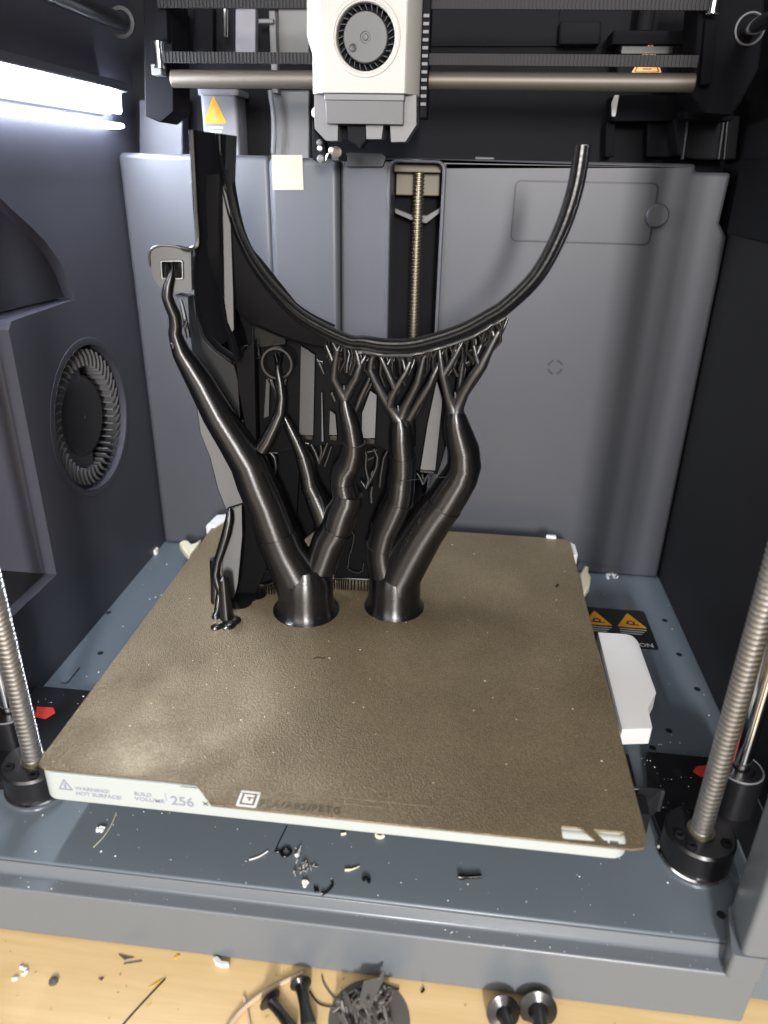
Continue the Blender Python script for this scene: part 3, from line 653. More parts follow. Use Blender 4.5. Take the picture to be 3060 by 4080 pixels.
# brim lattice along the foot of the back shell
b = MB()
for view, pts, yy in ((VE, [(145, 1905), (240, 1880), (330, 1850), (420, 1818)], 26), (VE, [(955, 1782), (1080, 1780), (1250, 1790)], 38)):
    q = [P3(view, x, y, yy) for x, y in pts]; b.tube(q, .7, 6)
    for i in range(13):
        t = i/12*(len(q)-1); k = min(int(t), len(q)-2); p = q[k].lerp(q[k+1], t-k)
        b.tube([(p.x, p.y, p.z), (p.x+random.uniform(-.5, .5), p.y-1, 0)], [.55, .45], 5)
obj('raft_lattice', b, M['gloss'], pr, kind='stuff')
for view, pts, yy in ((VE, [(120, 1900), (440, 1770), (430, 1700), (240, 1750), (160, 1860)], 30), (VE, [(950, 1775), (1255, 1782), (1250, 1640), (960, 1640)], 41)):
    slab3(view, pts, yy, 3, 'foot_web', M['shade'])
b = MB()
for pts in ([(270, 1440), (285, 1560), (270, 1690), (230, 1750)], [(1100, 1340), (1130, 1400), (1120, 1480), (1090, 1570), (1075, 1690), (1120, 1720), (1170, 1730), (1205, 1710), (1215, 1640)], [(360, 1660), (370, 1720), (400, 1745)], [(970, 1660), (975, 1740)]):
    b.tube([P3(VE, x, y, 35) for x, y in pts], .55, 6)
obj('stray_strand', b, M['gloss'], pr)

# --- tree supports
def branch(mb, view, pts, n=18, sm=1, jit=.02):
    """pts: (x, y, depth, radius) in a view of the photograph; steps of radius stay sharp"""
    q = [(*at(view(x, y), y=d), r) for x, y, d, r in pts]
    P = spline([Vector(p) for p in q], sm) if sm > 1 else [Vector(p) for p in q]
    mb.tube([p.to_3d() if False else Vector((p[0], p[1], p[2])) for p in P], [max(.25, p[3]*(1+random.uniform(-jit, jit))) for p in P], n)
def column_base(mb, cx, cy, rb, r, h):
    mb.lathe([(rb, 0), (rb, .5), (r+1.5, 1.6), (r+.4, 4), (r, 7), (r, h-5), (r-.1, h-4.9), (r-.3, h)], (cx, cy, 0), (0, 0, 1), 48)
t1 = MB(); column_base(t1, -38.5, 11.5, 19.6, 16.2, 18)
t1.lathe([(16.1, 16), (15.9, 22), (12, 30), (2, 33)], (-38.5, 11.5, 0), (0, 0, 1), 48)
branch(t1, D, [(657, 1275, 11.5, 15.6), (640, 1235, 11.2, 14.2), (612, 1185, 10.5, 12.9), (598, 1150, 10, 12.4)], 32)
branch(t1, D, [(598, 1152, 10, 11.9), (575, 1090, 9.5, 11.4), (553, 1040, 9, 11), (537, 1000, 8.5, 10.2), (510, 958, 8, 9.4), (470, 895, 7, 8.2), (432, 825, 6, 7.0), (405, 782, 5, 5.7), (391, 760, 4, 4.7), (384, 740, 3.5, 3.9), (378, 720, 3, 3.4), (380, 700, 3, 3.2), (377, 680, 2, 3.0), (367, 658, 1, 2.9), (361, 640, 0, 2.8), (363, 619, 0, 2.4), (370, 598, 1, 1.9), (373, 583, 3, 1.2), (371, 572, 6, 1.5), (370, 566, 7, 2.2)], 24)
branch(t1, VF, [(380, 1170, 4, 1.0), (360, 1140, 6, .7), (352, 1128, 7, .7)], 8); branch(t1, VF, [(382, 1170, 4, 1.0), (400, 1135, 6, .7)], 8)
branch(t1, VF, [(520, 1750, 6, 1.2), (500, 1640, 6, 1.4), (470, 1500, 7, 1.2), (455, 1440, 8, .8)], 8)
branch(t1, VF, [(490, 1665, 4, 1.1), (505, 1610, 4, .8)], 8); branch(t1, VF, [(395, 1830, 1, 1.5), (385, 1795, 0, 1.0)], 8)
# limb to the round boss
branch(t1, VA, [(900, 1470, 9, 4.2), (935, 1420, 8, 3.8), (990, 1310, 8, 3.5), (1025, 1230, 8, 3.2), (1035, 1130, 8, 2.6), (1025, 1050, 8, 2.2), (1008, 960, 9, 1.8), (1005, 910, 12, 1.3), (990, 850, 16, 1.2)], 14)
branch(t1, VA, [(1008, 930, 10, 1.3), (1025, 880, 13, 1.0), (1035, 840, 17, .8)], 8)
branch(t1, VA, [(1000, 1140, 14, 1.4), (985, 1080, 14, 1.2), (960, 1020, 15, 1.6), (945, 990, 17, 1.0)], 8)
branch(t1, VA, [(1040, 1080, 14, 1), (1060, 1010, 16, .9)], 8)
branch(t1, D, [(690, 1225, 13, 9.8), (712, 1165, 13, 9.6), (728, 1140, 13, 9.4)], 28)
branch(t1, D, [(726, 1144, 13, 9.0), (738, 1105, 13, 9.0), (750, 1080, 13, 8.6), (752, 1066, 13, 8.2)], 28)
branch(t1, D, [(747, 1074, 13, 7.3), (742, 1052, 13, 7.2), (741, 1042, 13, 7.2)], 24, 1); branch(t1, D, [(741, 1044, 13, 6.9), (741, 1036, 13, 6.9)], 24, 1)
branch(t1, D, [(741, 1038, 13, 7.3), (744, 1018, 13, 7.0), (757, 1000, 12, 6.7), (764, 972, 11, 6.4), (764, 955, 10, 6.1)], 24)
branch(t1, D, [(764, 957, 10, 5.7), (757, 915, 9, 5.2), (747, 880, 8, 3.8), (744, 862, 8, 2.6)], 20)
branch(t1, D, [(706, 1130, 17, 7), (690, 1090, 18, 6.6), (680, 1068, 18, 6.3)], 22)
branch(t1, D, [(682, 1072, 18, 5.7), (670, 1048, 18, 5.6)], 20, 1); branch(t1, D, [(671, 1050, 18, 5.2), (667, 1030, 18, 5.2)], 20, 1)
branch(t1, D, [(668, 1032, 18, 4.8), (660, 1000, 18, 4.7), (655, 985, 18, 4.5)], 18); branch(t1, D, [(656, 987, 18, 4.0), (640, 950, 18, 3.6), (622, 915, 18, 3.0), (612, 895, 18, 2.2)], 16)
# brushy top of the first tree
def twig(mb, pts, view=VB): branch(mb, view, pts, 8, 1, .10)
cl = MB()
for pts in ([(287, 640, 8, 3.6), (250, 580, 7, 2.4), (215, 510, 6, 2.0), (222, 430, 6, 1.8), (238, 325, 5, 1.5)],
            [(238, 330, 5, 1.4), (215, 280, 6, 1.1), (190, 235, 7, .9), (140, 185, 9, .9)], [(238, 330, 5, 1.4), (262, 285, 6, 1.0), (255, 245, 7, .9), (225, 225, 8, .8)],
            [(287, 640, 8, 3.2), (325, 570, 7, 2.3), (360, 510, 6, 2.0), (390, 425, 6, 1.8), (370, 350, 6, 1.3), (340, 270, 7, 1.0), (310, 250, 9, .8)],
            [(390, 425, 6, 1.5), (420, 370, 6, 1.1), (440, 320, 8, .9)], [(370, 350, 6, 1.1), (392, 310, 8, .8)],
            [(222, 430, 8, 1.4), (190, 350, 9, 1.2), (155, 270, 9, 1.0), (140, 190, 10, .8)], [(287, 640, 8, 2), (285, 590, 7, 1), (283, 555, 7, .5)],
            [(300, 470, 14, 1.4), (305, 410, 14, 1.1), (320, 350, 15, .9), (300, 290, 15, .7)], [(355, 730, 15, 1.6), (400, 620, 15, 1.5), (440, 540, 15, 1.4), (470, 460, 15, 1.1)]):
    twig(cl, pts)
    twig(cl, [(x+random.uniform(10, 26), y+random.uniform(-8, 14), d+9, rr_*.7) for x, y, d, rr_ in pts])
obj('support_branches', cl, M['twig'], pr, smooth=50)
obj('tree_support', t1, M['print'], pr, smooth=40)

t2 = MB(); column_base(t2, 12.8, 22.5, 17.9, 15.3, 19)
t2.lathe([(15.2, 17), (15.0, 22), (11, 30), (2, 33)], (12.8, 22.5, 0), (0, 0, 1), 48)
branch(t2, D, [(855, 1270, 22, 14.6), (862, 1240, 21, 13.6), (885, 1195, 20, 13.0), (912, 1150, 18, 12.4), (940, 1108, 17, 12.0), (958, 1085, 16, 11.6)], 32)
branch(t2, D, [(956, 1090, 16, 10.8), (975, 1060, 15, 10.3), (994, 1030, 14, 9.6), (1003, 1005, 13, 9.0), (1001, 970, 12, 8.2), (992, 940, 11, 7.3), (986, 915, 10, 6.4), (984, 900, 9, 5.6), (983, 884, 9, 3.4)], 28)
branch(t2, D, [(832, 1235, 20, 9.5), (824, 1195, 19, 9), (824, 1175, 18, 8.8)], 26); branch(t2, D, [(824, 1178, 18, 8.2), (832, 1145, 17, 8.2), (848, 1110, 16, 8.6), (862, 1080, 15, 8.4)], 26)
branch(t2, D, [(860, 1084, 15, 7.9), (865, 1060, 14, 7.7), (867, 1035, 14, 7.5)], 24); branch(t2, D, [(867, 1040, 14, 7.2), (870, 1015, 13, 7.2), (870, 985, 12, 7.0)], 24)
branch(t2, D, [(870, 990, 12, 6.6), (867, 950, 11, 6.3), (866, 922, 10, 5.4), (863, 905, 10, 3.4)], 20)
branch(t2, D, [(878, 960, 14, 5.0), (884, 920, 14, 3.6), (886, 895, 14, 2.2)], 16)
c2 = MB()
for pts in ([(665, 820, 10, 4.6), (640, 775, 10, 3.4), (600, 720, 9, 2.8), (565, 670, 8, 2.5), (510, 570, 7, 2.2), (455, 455, 7, 2.0), (465, 385, 7, 1.6), (490, 325, 7, 1.2)],
            [(580, 690, 8, 2.4), (600, 620, 7, 2.2), (625, 580, 6, 2.0), (585, 500, 6, 1.7), (550, 420, 6, 1.5), (510, 335, 6, 1.2), (495, 310, 7, 1.0)],
            [(625, 580, 6, 1.9), (660, 520, 6, 1.7), (692, 470, 6, 1.5), (720, 400, 7, 1.3), (742, 350, 8, 1.0)], [(692, 470, 6, 1.2), (675, 400, 7, 1.0), (660, 355, 8, .8)], [(715, 410, 7, 1.1), (700, 360, 8, .8), (690, 340, 9, .7)],
            [(560, 440, 8, 1.2), (590, 380, 9, 1.0), (610, 345, 10, .8)], [(575, 400, 9, .9), (560, 350, 9, .7)],
            [(665, 820, 10, 4.6), (660, 765, 10, 3.2), (690, 690, 9, 2.6), (735, 610, 8, 2.3), (772, 530, 7, 2.0), (795, 440, 7, 1.7), (810, 375, 7, 1.4), (852, 320, 7, 1.0)], [(810, 375, 7, 1.2), (792, 335, 8, .9), (780, 320, 9, .8)], [(825, 350, 7, 1.0), (822, 320, 8, .7)],
            [(700, 800, 13, 2.8), (750, 710, 12, 2.5), (800, 630, 11, 2.2), (850, 550, 10, 1.8), (900, 440, 10, 1.4), (925, 380, 11, 1.0)], [(655, 760, 10, 1.6), (642, 720, 9, 1.0), (640, 690, 9, .5)],
            [(1014, 765, 9, 4.8), (1002, 705, 9, 3.4), (975, 640, 8, 2.4), (955, 560, 7, 2.1), (935, 480, 7, 2.0), (922, 390, 7, 1.6), (915, 320, 7, 1.2), (905, 290, 8, 1.0)],
            [(940, 490, 7, 1.8), (985, 420, 7, 1.6), (1020, 360, 7, 1.4), (1055, 290, 7, 1.1), (1085, 235, 8, .9)], [(1022, 360, 7, 1.1), (1020, 310, 7, .9), (1015, 275, 8, .8)], [(930, 350, 7, 1.0), (950, 310, 8, .8), (962, 285, 9, .7)],
            [(1020, 765, 9, 4.8), (1032, 695, 9, 3.6), (1070, 610, 8, 2.8), (1130, 510, 7, 2.6), (1190, 430, 7, 2.4), (1240, 330, 7, 2.1), (1285, 240, 7, 1.8), (1320, 180, 7, 1.3), (1342, 115, 8, 1.0)],
            [(1180, 430, 7, 1.6), (1160, 380, 7, 1.4), (1145, 310, 7, 1.2), (1130, 240, 8, .9)], [(1160, 360, 7, 1.0), (1190, 290, 8, .9), (1215, 210, 9, .8)], [(1280, 245, 7, 1.4), (1262, 195, 7, 1.1), (1250, 155, 8, .9)], [(1205, 400, 7, 1.3), (1230, 340, 9, 1.0), (1225, 260, 10, .8)], [(1300, 215, 7, 1.1), (1305, 170, 8, .8), (1290, 150, 9, .8)],
            [(1020, 690, 9, 1.6), (1020, 640, 8, 1), (1018, 600, 8, .5)], [(1040, 640, 15, 1.8), (1050, 540, 15, 1.6), (1065, 430, 15, 1.3), (1075, 330, 15, 1.0)]):
    twig(c2, pts)
    twig(c2, [(x+random.uniform(10, 26), y+random.uniform(-8, 14), d+9, rr_*.7) for x, y, d, rr_ in pts])
obj('tree_support', t2, M['print'], pr, smooth=40)
obj('support_branches', c2, M['twig'], pr, smooth=50)
# fine twigs meeting the arc's underside, merged in pairs
tw = MB()
under = [(140, 180), (200, 215), (260, 240), (320, 262), (380, 285), (440, 300), (500, 318), (560, 328), (620, 335), (680, 338), (740, 335), (800, 325), (860, 312), (920, 290), (980, 268), (1040, 245), (1100, 222), (1160, 200), (1220, 172), (1280, 145), (1335, 115)]
for i in range(len(under)-1):
    for dep in (6, 10, 15):
        x, y = under[i]; x2, y2 = under[i+1]
        x += random.uniform(-14, 14); x2 += random.uniform(-14, 14); mx = (x+x2)/2+random.uniform(-14, 14); my = (y+y2)/2+random.uniform(45, 85)
        by = my+random.uniform(60, 170); bx = mx+random.uniform(-40, 40) if mx < 1150 else mx-random.uniform(50, 90)
        twig(tw, [(bx, by, dep+4, .9), (mx+random.uniform(-8, 8), (my+by)/2, dep+2, .8), (mx, my, dep, .8), ((mx+x)/2, (my+y)/2, dep-1, .65), (x, y-6, dep-2, .55)])
        twig(tw, [(mx, my, dep, .75), ((mx+x2)/2, (my+y2)/2, dep-1, .65), (x2, y2-6, dep-2, .55)])
obj('fine_twigs', tw, M['twig'], pr, smooth=50, kind='stuff')
# small trees under the ribs
ts = MB()
for pts in ([(120, 1070, 22, 1.0), (90, 990, 22, .9), (65, 945, 22, .7)], [(120, 1070, 22, 1.0), (150, 1000, 22, .9), (175, 935, 22, .7)], [(120, 1070, 22, 1.0), (135, 1000, 21, .7), (130, 950, 21, .6)], [(155, 1090, 23, .8), (175, 1040, 23, .7), (200, 960, 23, .6)],
            [(430, 1230, 22, 1.1), (445, 1180, 22, 1.0), (425, 1100, 22, .9), (430, 1020, 22, .8), (415, 960, 22, .7)], [(430, 1230, 22, 1.1), (470, 1160, 22, 1.0), (500, 1090, 22, .9), (505, 1030, 22, .8), (480, 975, 22, .7)], [(395, 1190, 22, .8), (430, 1235, 22, 1)], [(465, 1150, 22, .9), (475, 1120, 22, .6)],
            [(465, 1330, 26, 1.4), (462, 1270, 26, 1.2), (470, 1225, 26, 1.0)], [(520, 1230, 26, .9), (525, 1160, 26, .9), (545, 1040, 26, .8), (580, 970, 26, .6)],
            [(805, 1210, 22, .9), (785, 1165, 22, .8), (765, 1135, 22, .6)], [(805, 1210, 22, .9), (825, 1170, 22, .8), (840, 1145, 22, .6)], [(805, 1170, 22, .7), (800, 1140, 22, .6)], [(700, 1390, 24, 1.2), (720, 1340, 24, 1.0)], [(420, 1000, 23, .6), (500, 985, 23, .6)], [(440, 1050, 23, .6), (480, 1030, 23, .6)], [(200, 600, 14, 1.2), (225, 660, 14, 1.1)], [(105, 380, 16, .9), (130, 430, 16, .9), (150, 480, 16, .7)], [(118, 395, 15, .6), (140, 400, 15, .6), (142, 420, 15, .6)]):
    twig(ts, pts)
for pts in ([(950, 1500, 24, .8), (1010, 1500, 24, .8)], [(985, 1640, 24, .8), (995, 1590, 24, 1.0), (985, 1530, 24, 1.2), (960, 1500, 24, 1.0)], [(1160, 1430, 22, .9), (1215, 1440, 22, .9)]):
    twig(ts, pts, VA)
obj('rib_twigs', ts, M['twig'], pr, smooth=50, kind='stuff')
# slender support standing alone at the left foot
t3 = MB()
for pts in ([(692, 705, 13, .7), (690, 735, 12, 2.0), (685, 790, 11, 2.6), (665, 880, 10, 2.8), (640, 960, 9, 2.6), (610, 1050, 8, 2.4), (595, 1140, 7, 2.4), (605, 1190, 6, 2.3), (625, 1250, 5, 2.4)], [(625, 1250, 5, 2.2), (655, 1290, 2, 2.4), (672, 1340, 0, 2.8), (672, 1440, -4, 3.2), (670, 1492, -7, 3.0)],
            [(622, 1255, 5, 2.0), (615, 1320, 2, 2.0), (610, 1390, -1, 2.2), (598, 1420, -4, 2.6), (595, 1495, -7, 2.6)], [(590, 1040, 14, 3), (595, 1200, 13, 3.0), (600, 1340, 12, 3.2)]):
    branch(t3, VC, pts, 12)
for x, y, r in ((672, 1492, 4.6), (595, 1500, 3.2), (700, 1462, 5.0)):
    p = at(VC(x, y), z=0); t3.lathe([(r, 0), (r, .5), (r*.5, 1.0)], (p.x, p.y+r*.4, 0), (0, 0, 1), 20)
p = at(VC(640, 1440), z=0); t3.lathe([(4, 0), (3.4, 14), (3, 26), (.5, 28)], (p.x+2, p.y+2, 0), (0, 0, 1), 16)
obj('slender_support', t3, M['print'], pr, smooth=40)
b = MB()
for x, y, r in ((740, 1345, 8), (790, 1310, 7), (705, 1345, 5), (850, 1290, 7)):
    p = at(VC(x, y), z=0); b.lathe([(r, 0), (r, .5), (.1, .6)], (p.x, p.y+3, 0), (0, 0, 1), 24)
obj('brim', b, M['gloss'], pr)
b = MB(); b.tube([P3(VB, 620, 1190, 6), P3(VB, 700, 1185, 6), P3(VB, 860, 1168, 7), P3(VB, 1000, 1160, 8)], .12, 4); b.tube([P3(VF, 525, 495, 0), P3(VF, 555, 440, 0), P3(VF, 585, 395, 0)], .12, 4); obj('stray_hair', b, M['print'], pr)

# ================================================================== TOOLHEAD
V8 = V(1150, 0, .3918)
YT = 84
th = thing('toolhead', (-15, YT, 252), 'beige and grey print head with a round fan, hanging above the bed', 'print head')
q = lambda x, y, yy=YT: at(V8(x, y), y=yy)
xl, xr = q(348, 700).x, q(1190, 700).x; xl2, xr2 = q(246, 900, YT+7).x, q(1318, 700, YT+9).x
zb = q(800, 948).z; zt = 345
fc = q(778, 375); fr = (q(1068, 375).x-q(482, 375).x)/2
b = MB(); b.pxz([[(xl, zb), (xr, zb), (xr, zt), (xl, zt)], circ(fc.x, fc.z, fr*1.02, 48)], YT, YT+6)
b.prism([[(xl2, YT+7), (xl, YT+.01), (xl, YT+6), (xl2+2, YT+40), (xl2, YT+40)]], lambda x, y: (x, y, zb), lambda x, y: (x, y, zt))
b.prism([[(xr, YT+.01), (xr2, YT+9), (xr2, YT+40), (xr2-2, YT+40), (xr, YT+6)]], lambda x, y: (x, y, zb), lambda x, y: (x, y, zt))
cov = obj('front_cover', b, M['cover'], th, bevel=.4)
sx = q(190, 200, YT+9).x
b = MB(); b.pxz(xz(V8, [(186, -200), (188, 370), (246, 570), (246, -200)], YT+8), YT+7.2, YT+30); obj('cover_wing', b, M['cover'], th, bevel=.6)
b = MB(); b.lathe([(fr*1.24, -.3), (fr*1.20, .35), (fr*1.10, .3), (fr*1.01, -1.2), (fr*1.0, -8)], (fc.x, YT, fc.z), (0, -1, 0), 64); obj('fan_bezel', b, M['cover'], th)
b = MB(); b.lathe([(fr*1.0, -6.5), (fr*.99, -7.5), (.1, -7.5)], (fc.x, YT, fc.z), (0, -1, 0), 48); obj('fan_well', b, M['dark'], th)
b = MB(); b.lathe([(.1, .35), (1.2, .3), (1.6, -.25), (2.4, -.25), (2.7, .1), (fr*.74, .1), (fr*.77, -.4), (fr*.78, -6)], (fc.x, YT+.8, fc.z), (0, -1, 0), 48)
hub = obj('fan_hub', b, M['hub'], th)
p = q(652, 485); b = MB(); b.lathe([(1.9, .3), (1.5, .1), (.1, .1)], (p.x, YT+.6, p.z), (0, -1, 0), 20); obj('hub_dimple', b, M['darkgrey'], hub)
for k in range(28):
    a = 2*PI*k/28; b = MB(); sec = []
    for f_ in (.8, .97):
        x, z = fc.x+fr*f_*math.cos(a+f_*.5), fc.z+fr*f_*math.sin(a+f_*.5); nx, nz = -math.sin(a)*.22, math.cos(a)*.22
        sec.append([(x-nx, YT+2.2, z-nz), (x+nx, YT+2.2, z+nz), (x+nx, YT+6, z+nz), (x-nx, YT+6, z-nz)])
    b.sweep(sec); obj('fan_vane', b, M['darkgrey'], hub)
zc = q(800, 1022).z; zd = q(800, 1258).z
b = MB(); b.prism([(xl+.3, YT+1), (xr-.3, YT+1), (xr-.3, YT+30), (xl+.3, YT+30)], lambda x, y: (x, y, zb-.2), lambda x, y: (x, y, zc)); b.prism([(xl+.6, zc), (xr-.6, zc), (xr-.6, zd), (xl+1.2, zd)], lambda x, z: (x, YT+1.4+(zc-z)*.12, z), lambda x, z: (x, YT+20, z)); obj('hotend_cover', b, M['grey'], th, bevel=.5)
b = MB(); b.pxz([xz(V8, [(258, 955), (1300, 962), (1300, 1270), (1190, 1442), (1040, 1445), (1030, 1262), (965, 1262), (945, 1415), (790, 1415), (785, 1258), (503, 1258), (500, 1432), (375, 1430), (265, 1310)], YT+7)], YT+7, YT+22); obj('lower_shroud', b, M['grey'], th, bevel=.6)
b = MB(); b.pxz([xz(V8, [(592, 1262), (785, 1262), (790, 1440), (750, 1470), (740, 1510), (710, 1512), (690, 1475), (600, 1440)], YT+9)], YT+9, YT+20); b.pxz([xz(V8, [(500, 1262), (1035, 1262), (1000, 1432), (500, 1425)], YT+19)], YT+19, YT+22); obj('nozzle_block', b, M['dark'], th, bevel=.8)
b = MB(); b.prism([(xr2+.3, YT+22), (xr2+4.5, YT+22), (xr2+4.5, YT+40), (xr2+.3, YT+40)], lambda x, y: (x, y, q(1350, 1170).z), lambda x, y: (x, y, zt)); obj('side_bracket', b, M['dark'], th, bevel=.6)
for k in range(12):
    zz = q(1350, 150+k*82, YT+21).z; b = MB(); b.box(xr2+.8, xr2+4, YT+21.6, YT+22.3, zz-1.1, zz+.6); obj('bracket_slot', b, M['grey'], th, bevel=.2)
b = MB(); b.pxz([xz(V8, [(230, 1120), (262, 1080), (262, 1200), (235, 1180)], YT+10)], YT+10, YT+16); obj('cutter_lever', b, M['white'], th, bevel=.5)

# wiper / filament cutter assembly by the rear panel, seen just left below the head
wp = thing('nozzle_wiper', (-40, 140, 240), 'small black wiper bracket with steel screws below left of the print head', 'wiper')
YW = 118
b = MB(); b.pxz([xz(V8, [(240, 1190), (262, 1320), (370, 1430), (385, 1600), (330, 1645), (245, 1630), (235, 1380)], YW)], YW, YW+8); obj('bracket', b, M['dark'], wp, bevel=.6)
for (x, y, r, m_) in ((315, 1450, 1.8, 'grey'), (320, 1510, 1.6, 'steel'), (440, 1530, 2.0, 'steel'), (325, 1615, 2.2, 'grey'), (485, 1545, 3.2, 'rod')):
    p = q(x, y, YW); b = MB(); b.lathe([(r, -5), (r, .6), (r*.6, 1), (.1, 1)], (p.x, YW, p.z), (0, -1, 0), 20); obj('screw', b, M[m_], wp)
b = MB(); b.tube([q(375, 1640, YW), q(390, 1590, YW), q(420, 1530, YW)], [.3, .7, .7], 8); obj('steel_pin', b, M['chrome'], wp)
b = MB(); p = q(480, 1600, YW); b.box(p.x-2.5, p.x+2, YW, YW+30, p.z-2, p.z+2); b.pxz([xz(V8, [(585, 1550), (960, 1560), (1000, 1600), (960, 1700), (585, 1700)], YB-3)], YB-3, YB-.5); obj('wiper_pad', b, M['darkgrey'], wp, bevel=.5)

# ================================================================== GANTRY
YR = 118
def G(x, y, yy): return at(D(x, y), y=yy)
zr = (G(500, 170, YR).z+G(1300, 176, YR).z)/2
gr = thing('gantry_rod', (10, YR, zr), 'thick bronze toned cross rod running behind the print head', 'rod')
b = MB(); b.cyl(G(372, 170, YR), G(1500, 179, YR), 4.6, n=40); obj('rod', b, M['rod'], gr, bevel=.6)
def belt(y_px0, y_px1, x0, x1, yy, tilt, label):
    pa, pe = G(x0, (y_px0+y_px1)/2, yy), G(x1, (y_px0+y_px1)/2+tilt, yy); a, e = pa.x, pe.x
    hh = (G(500, y_px0, yy).z-G(500, y_px1, yy).z)/2; z0, z1 = pa.z-hh, pa.z+hh; sl = (pe.z-pa.z)/(e-a)
    t = thing('drive_belt', ((a+e)/2, yy, z0), label, 'belt', 'toothed belts of the gantry')
    b = MB(); b.box(a, e, yy, yy+1.0, z0, z1); b.v = [Vector((v.x, v.y, v.z+(v.x-a)*sl)) for v in b.v]; obj('belt_band', b, M['belt'], t)
    b = MB(); n = int((e-a)/2.0)
    for i in range(n): b.box(a+i*2+.4, a+i*2+1.5, yy-.7, yy, z0+.1, z1-.1)
    b.v = [Vector((v.x, v.y, v.z+(v.x-a)*sl)) for v in b.v]
    obj('belt_teeth', b, M['belt'], t, kind='stuff', smooth=10)
    return t
belt(-8, 17, 340, 1548, 112, 5, 'upper toothed belt along the top edge of the frame')
belt(111, 136, 352, 1508, 108, 9, 'lower toothed belt just above the cross rod')
# carriage ends
ce = thing('gantry_carriage', (-140, 118, 262), 'dark left end block of the gantry holding the pale steel idler', 'carriage', 'gantry end blocks')
b = MB(); b.pxz(xz(D, [(308, -60), (365, -60), (372, 90), (375, 240), (345, 265), (312, 250)], 122), 122, 150); b.pxz(xz(D, [(335, -40), (358, -40), (362, 90), (333, 92)], 116), 116, 124); obj('block', b, M['matte'], ce, bevel=1)
p = G(341, 118, 110); b = MB(); b.lathe([(3.4, -6.3), (3.4, -5.4), (2.9, -5.4), (2.9, 5.4), (3.4, 5.4), (3.4, 6.3)], (p.x, 112, p.z), (0, 0, 1), 28); obj('idler', b, M['chrome'], ce)
b = MB(); p = G(340, 150, 116); b.box(p.x-3, p.x+3, 114, 122, p.z-3, p.z+2.5); obj('idler_foot', b, M['grey'], ce, bevel=.5)
ce2 = thing('gantry_carriage', (165, 118, 262), 'large black right end block of the gantry beside the wall', 'carriage', 'gantry end blocks')
b = MB(); b.pxz(xz(D, [(1515, -60), (1655, -60), (1652, 60), (1640, 150), (1600, 225), (1585, 250), (1520, 245), (1490, 200), (1500, 165)], 118), 118, 150); b.pxz(xz(D, [(1480, 235), (1590, 245), (1585, 262), (1478, 258)], 140), 140, 160); obj('block', b, M['matte'], ce2, bevel=2, seg=3)
b = MB(); b.pxz(xz(D, [(1525, 40), (1548, 40), (1535, 185), (1512, 185)], 114), 114, 118.5); obj('belt_guide', b, M['matte'], ce2, bevel=1)
p = G(1548, -2, 108); b = MB(); b.lathe([(3.2, -5.5), (3.2, -4.8), (2.6, -4.8), (2.6, 8), (3.2, 8)], (p.x, 112, p.z), (0, 0, 1), 24); obj('idler', b, M['chrome'], ce2)
p = G(1620, 62, 117); b = MB(); b.lathe([(7.6, 0), (7.6, 1.2), (6.8, 1.5), (6.4, 0)], (p.x, 117.8, p.z), (0, -1, 0), 36); obj('bushing_ring', b, M['grey'], ce2)
yr = thing('side_rail', (p.x, 60, p.z), 'polished side rail leaving the frame at the top right corner', 'rod', 'side rails of the gantry')
b = MB(); b.cyl((p.x-.5, 118, p.z-.5), (p.x-.5, -60, p.z-.5), 3.6, n=28); obj('rod', b, M['chrome'], yr)
yl = thing('side_rail', (-157, 60, p.z), 'dull side rail crossing the top left corner above the light bar', 'rod', 'side rails of the gantry')
pp = G(262, 48, 130)
b = MB(); b.cyl((pp.x, 130, pp.z), (pp.x, -60, pp.z), 4.6, n=28); b.lathe([(8, 0), (8, 1.5), (6, 1.6)], (pp.x, 131, pp.z), (0, -1, 0), 32); obj('rod', b, M['darkgrey'], yl)
# right wall rim details and rear frame pieces
fr_ = thing('rear_frame', (0, 185, 240), 'black frame with ribs above the rear panel, behind the gantry', 'frame')
b = MB(); b.pxz(xz(D, [(1455, 258), (1600, 250), (1590, 345), (1505, 345), (1465, 335)], 168), 168, 190); obj('rib_plate', b, M['dark'], fr_, bevel=1)
for x0, x1, y0, y1 in ((1478, 1484, 262, 345), (1556, 1561, 262, 345), (1568, 1573, 215, 345)):
    b = MB(); b.pxz(xz(D, [(x0+6, y0), (x1+6, y0), (x1-6, y1), (x0-6, y1)], 165), 165, 168.5); obj('rib', b, M['darkgrey'], fr_, bevel=.5)
for x0, x1, y0, y1, yy, mm in ((1325, 1470, 205, 262, 172, 'matte'), (1470, 1585, 215, 262, 166, 'matte'), (1310, 1330, 262, 340, 182, 'matte'), (1400, 1465, 262, 340, 186, 'dark'), (1210, 1300, 45, 96, 186, 'dark'), (930, 1210, -30, 100, 196, 'dark')):
    b = MB(); b.pxz(xz(D, [(x0, y0), (x1, y0), (x1-3, y1), (x0-3, y1)], yy), yy, 197); obj('frame_piece', b, M[mm], fr_, bevel=1.2)
b = MB(); b.pxz(xz(D, [(1322, 222), (1328, 205), (1338, 205), (1330, 252), (1322, 252)], 170), 170, 173); obj('frame_clip', b, M['white'], fr_, bevel=.5)
for x0, x1, y0, y1, yy, mm in ((365, 395, 25, 110, 186, 'matte'), (418, 460, 15, 110, 190, 'matte'), (508, 552, 18, 110, 190, 'motor'), (600, 668, 20, 110, 190, 'grey'), (585, 668, 195, 330, 192, 'grey'), (300, 395, 215, 330, 186, 'wall')):
    b = MB(); b.pxz(xz(D, [(x0, y0), (x1, y0), (x1, y1+20), (x0, y1+20)], yy), yy, 197.5); obj('frame_piece', b, M[mm], fr_, bevel=1)
b = MB(); b.tube([G(487, 20, 180), G(487, 80, 180)], 1.6, 10); obj('steel_post', b, M['chrome'], fr_)
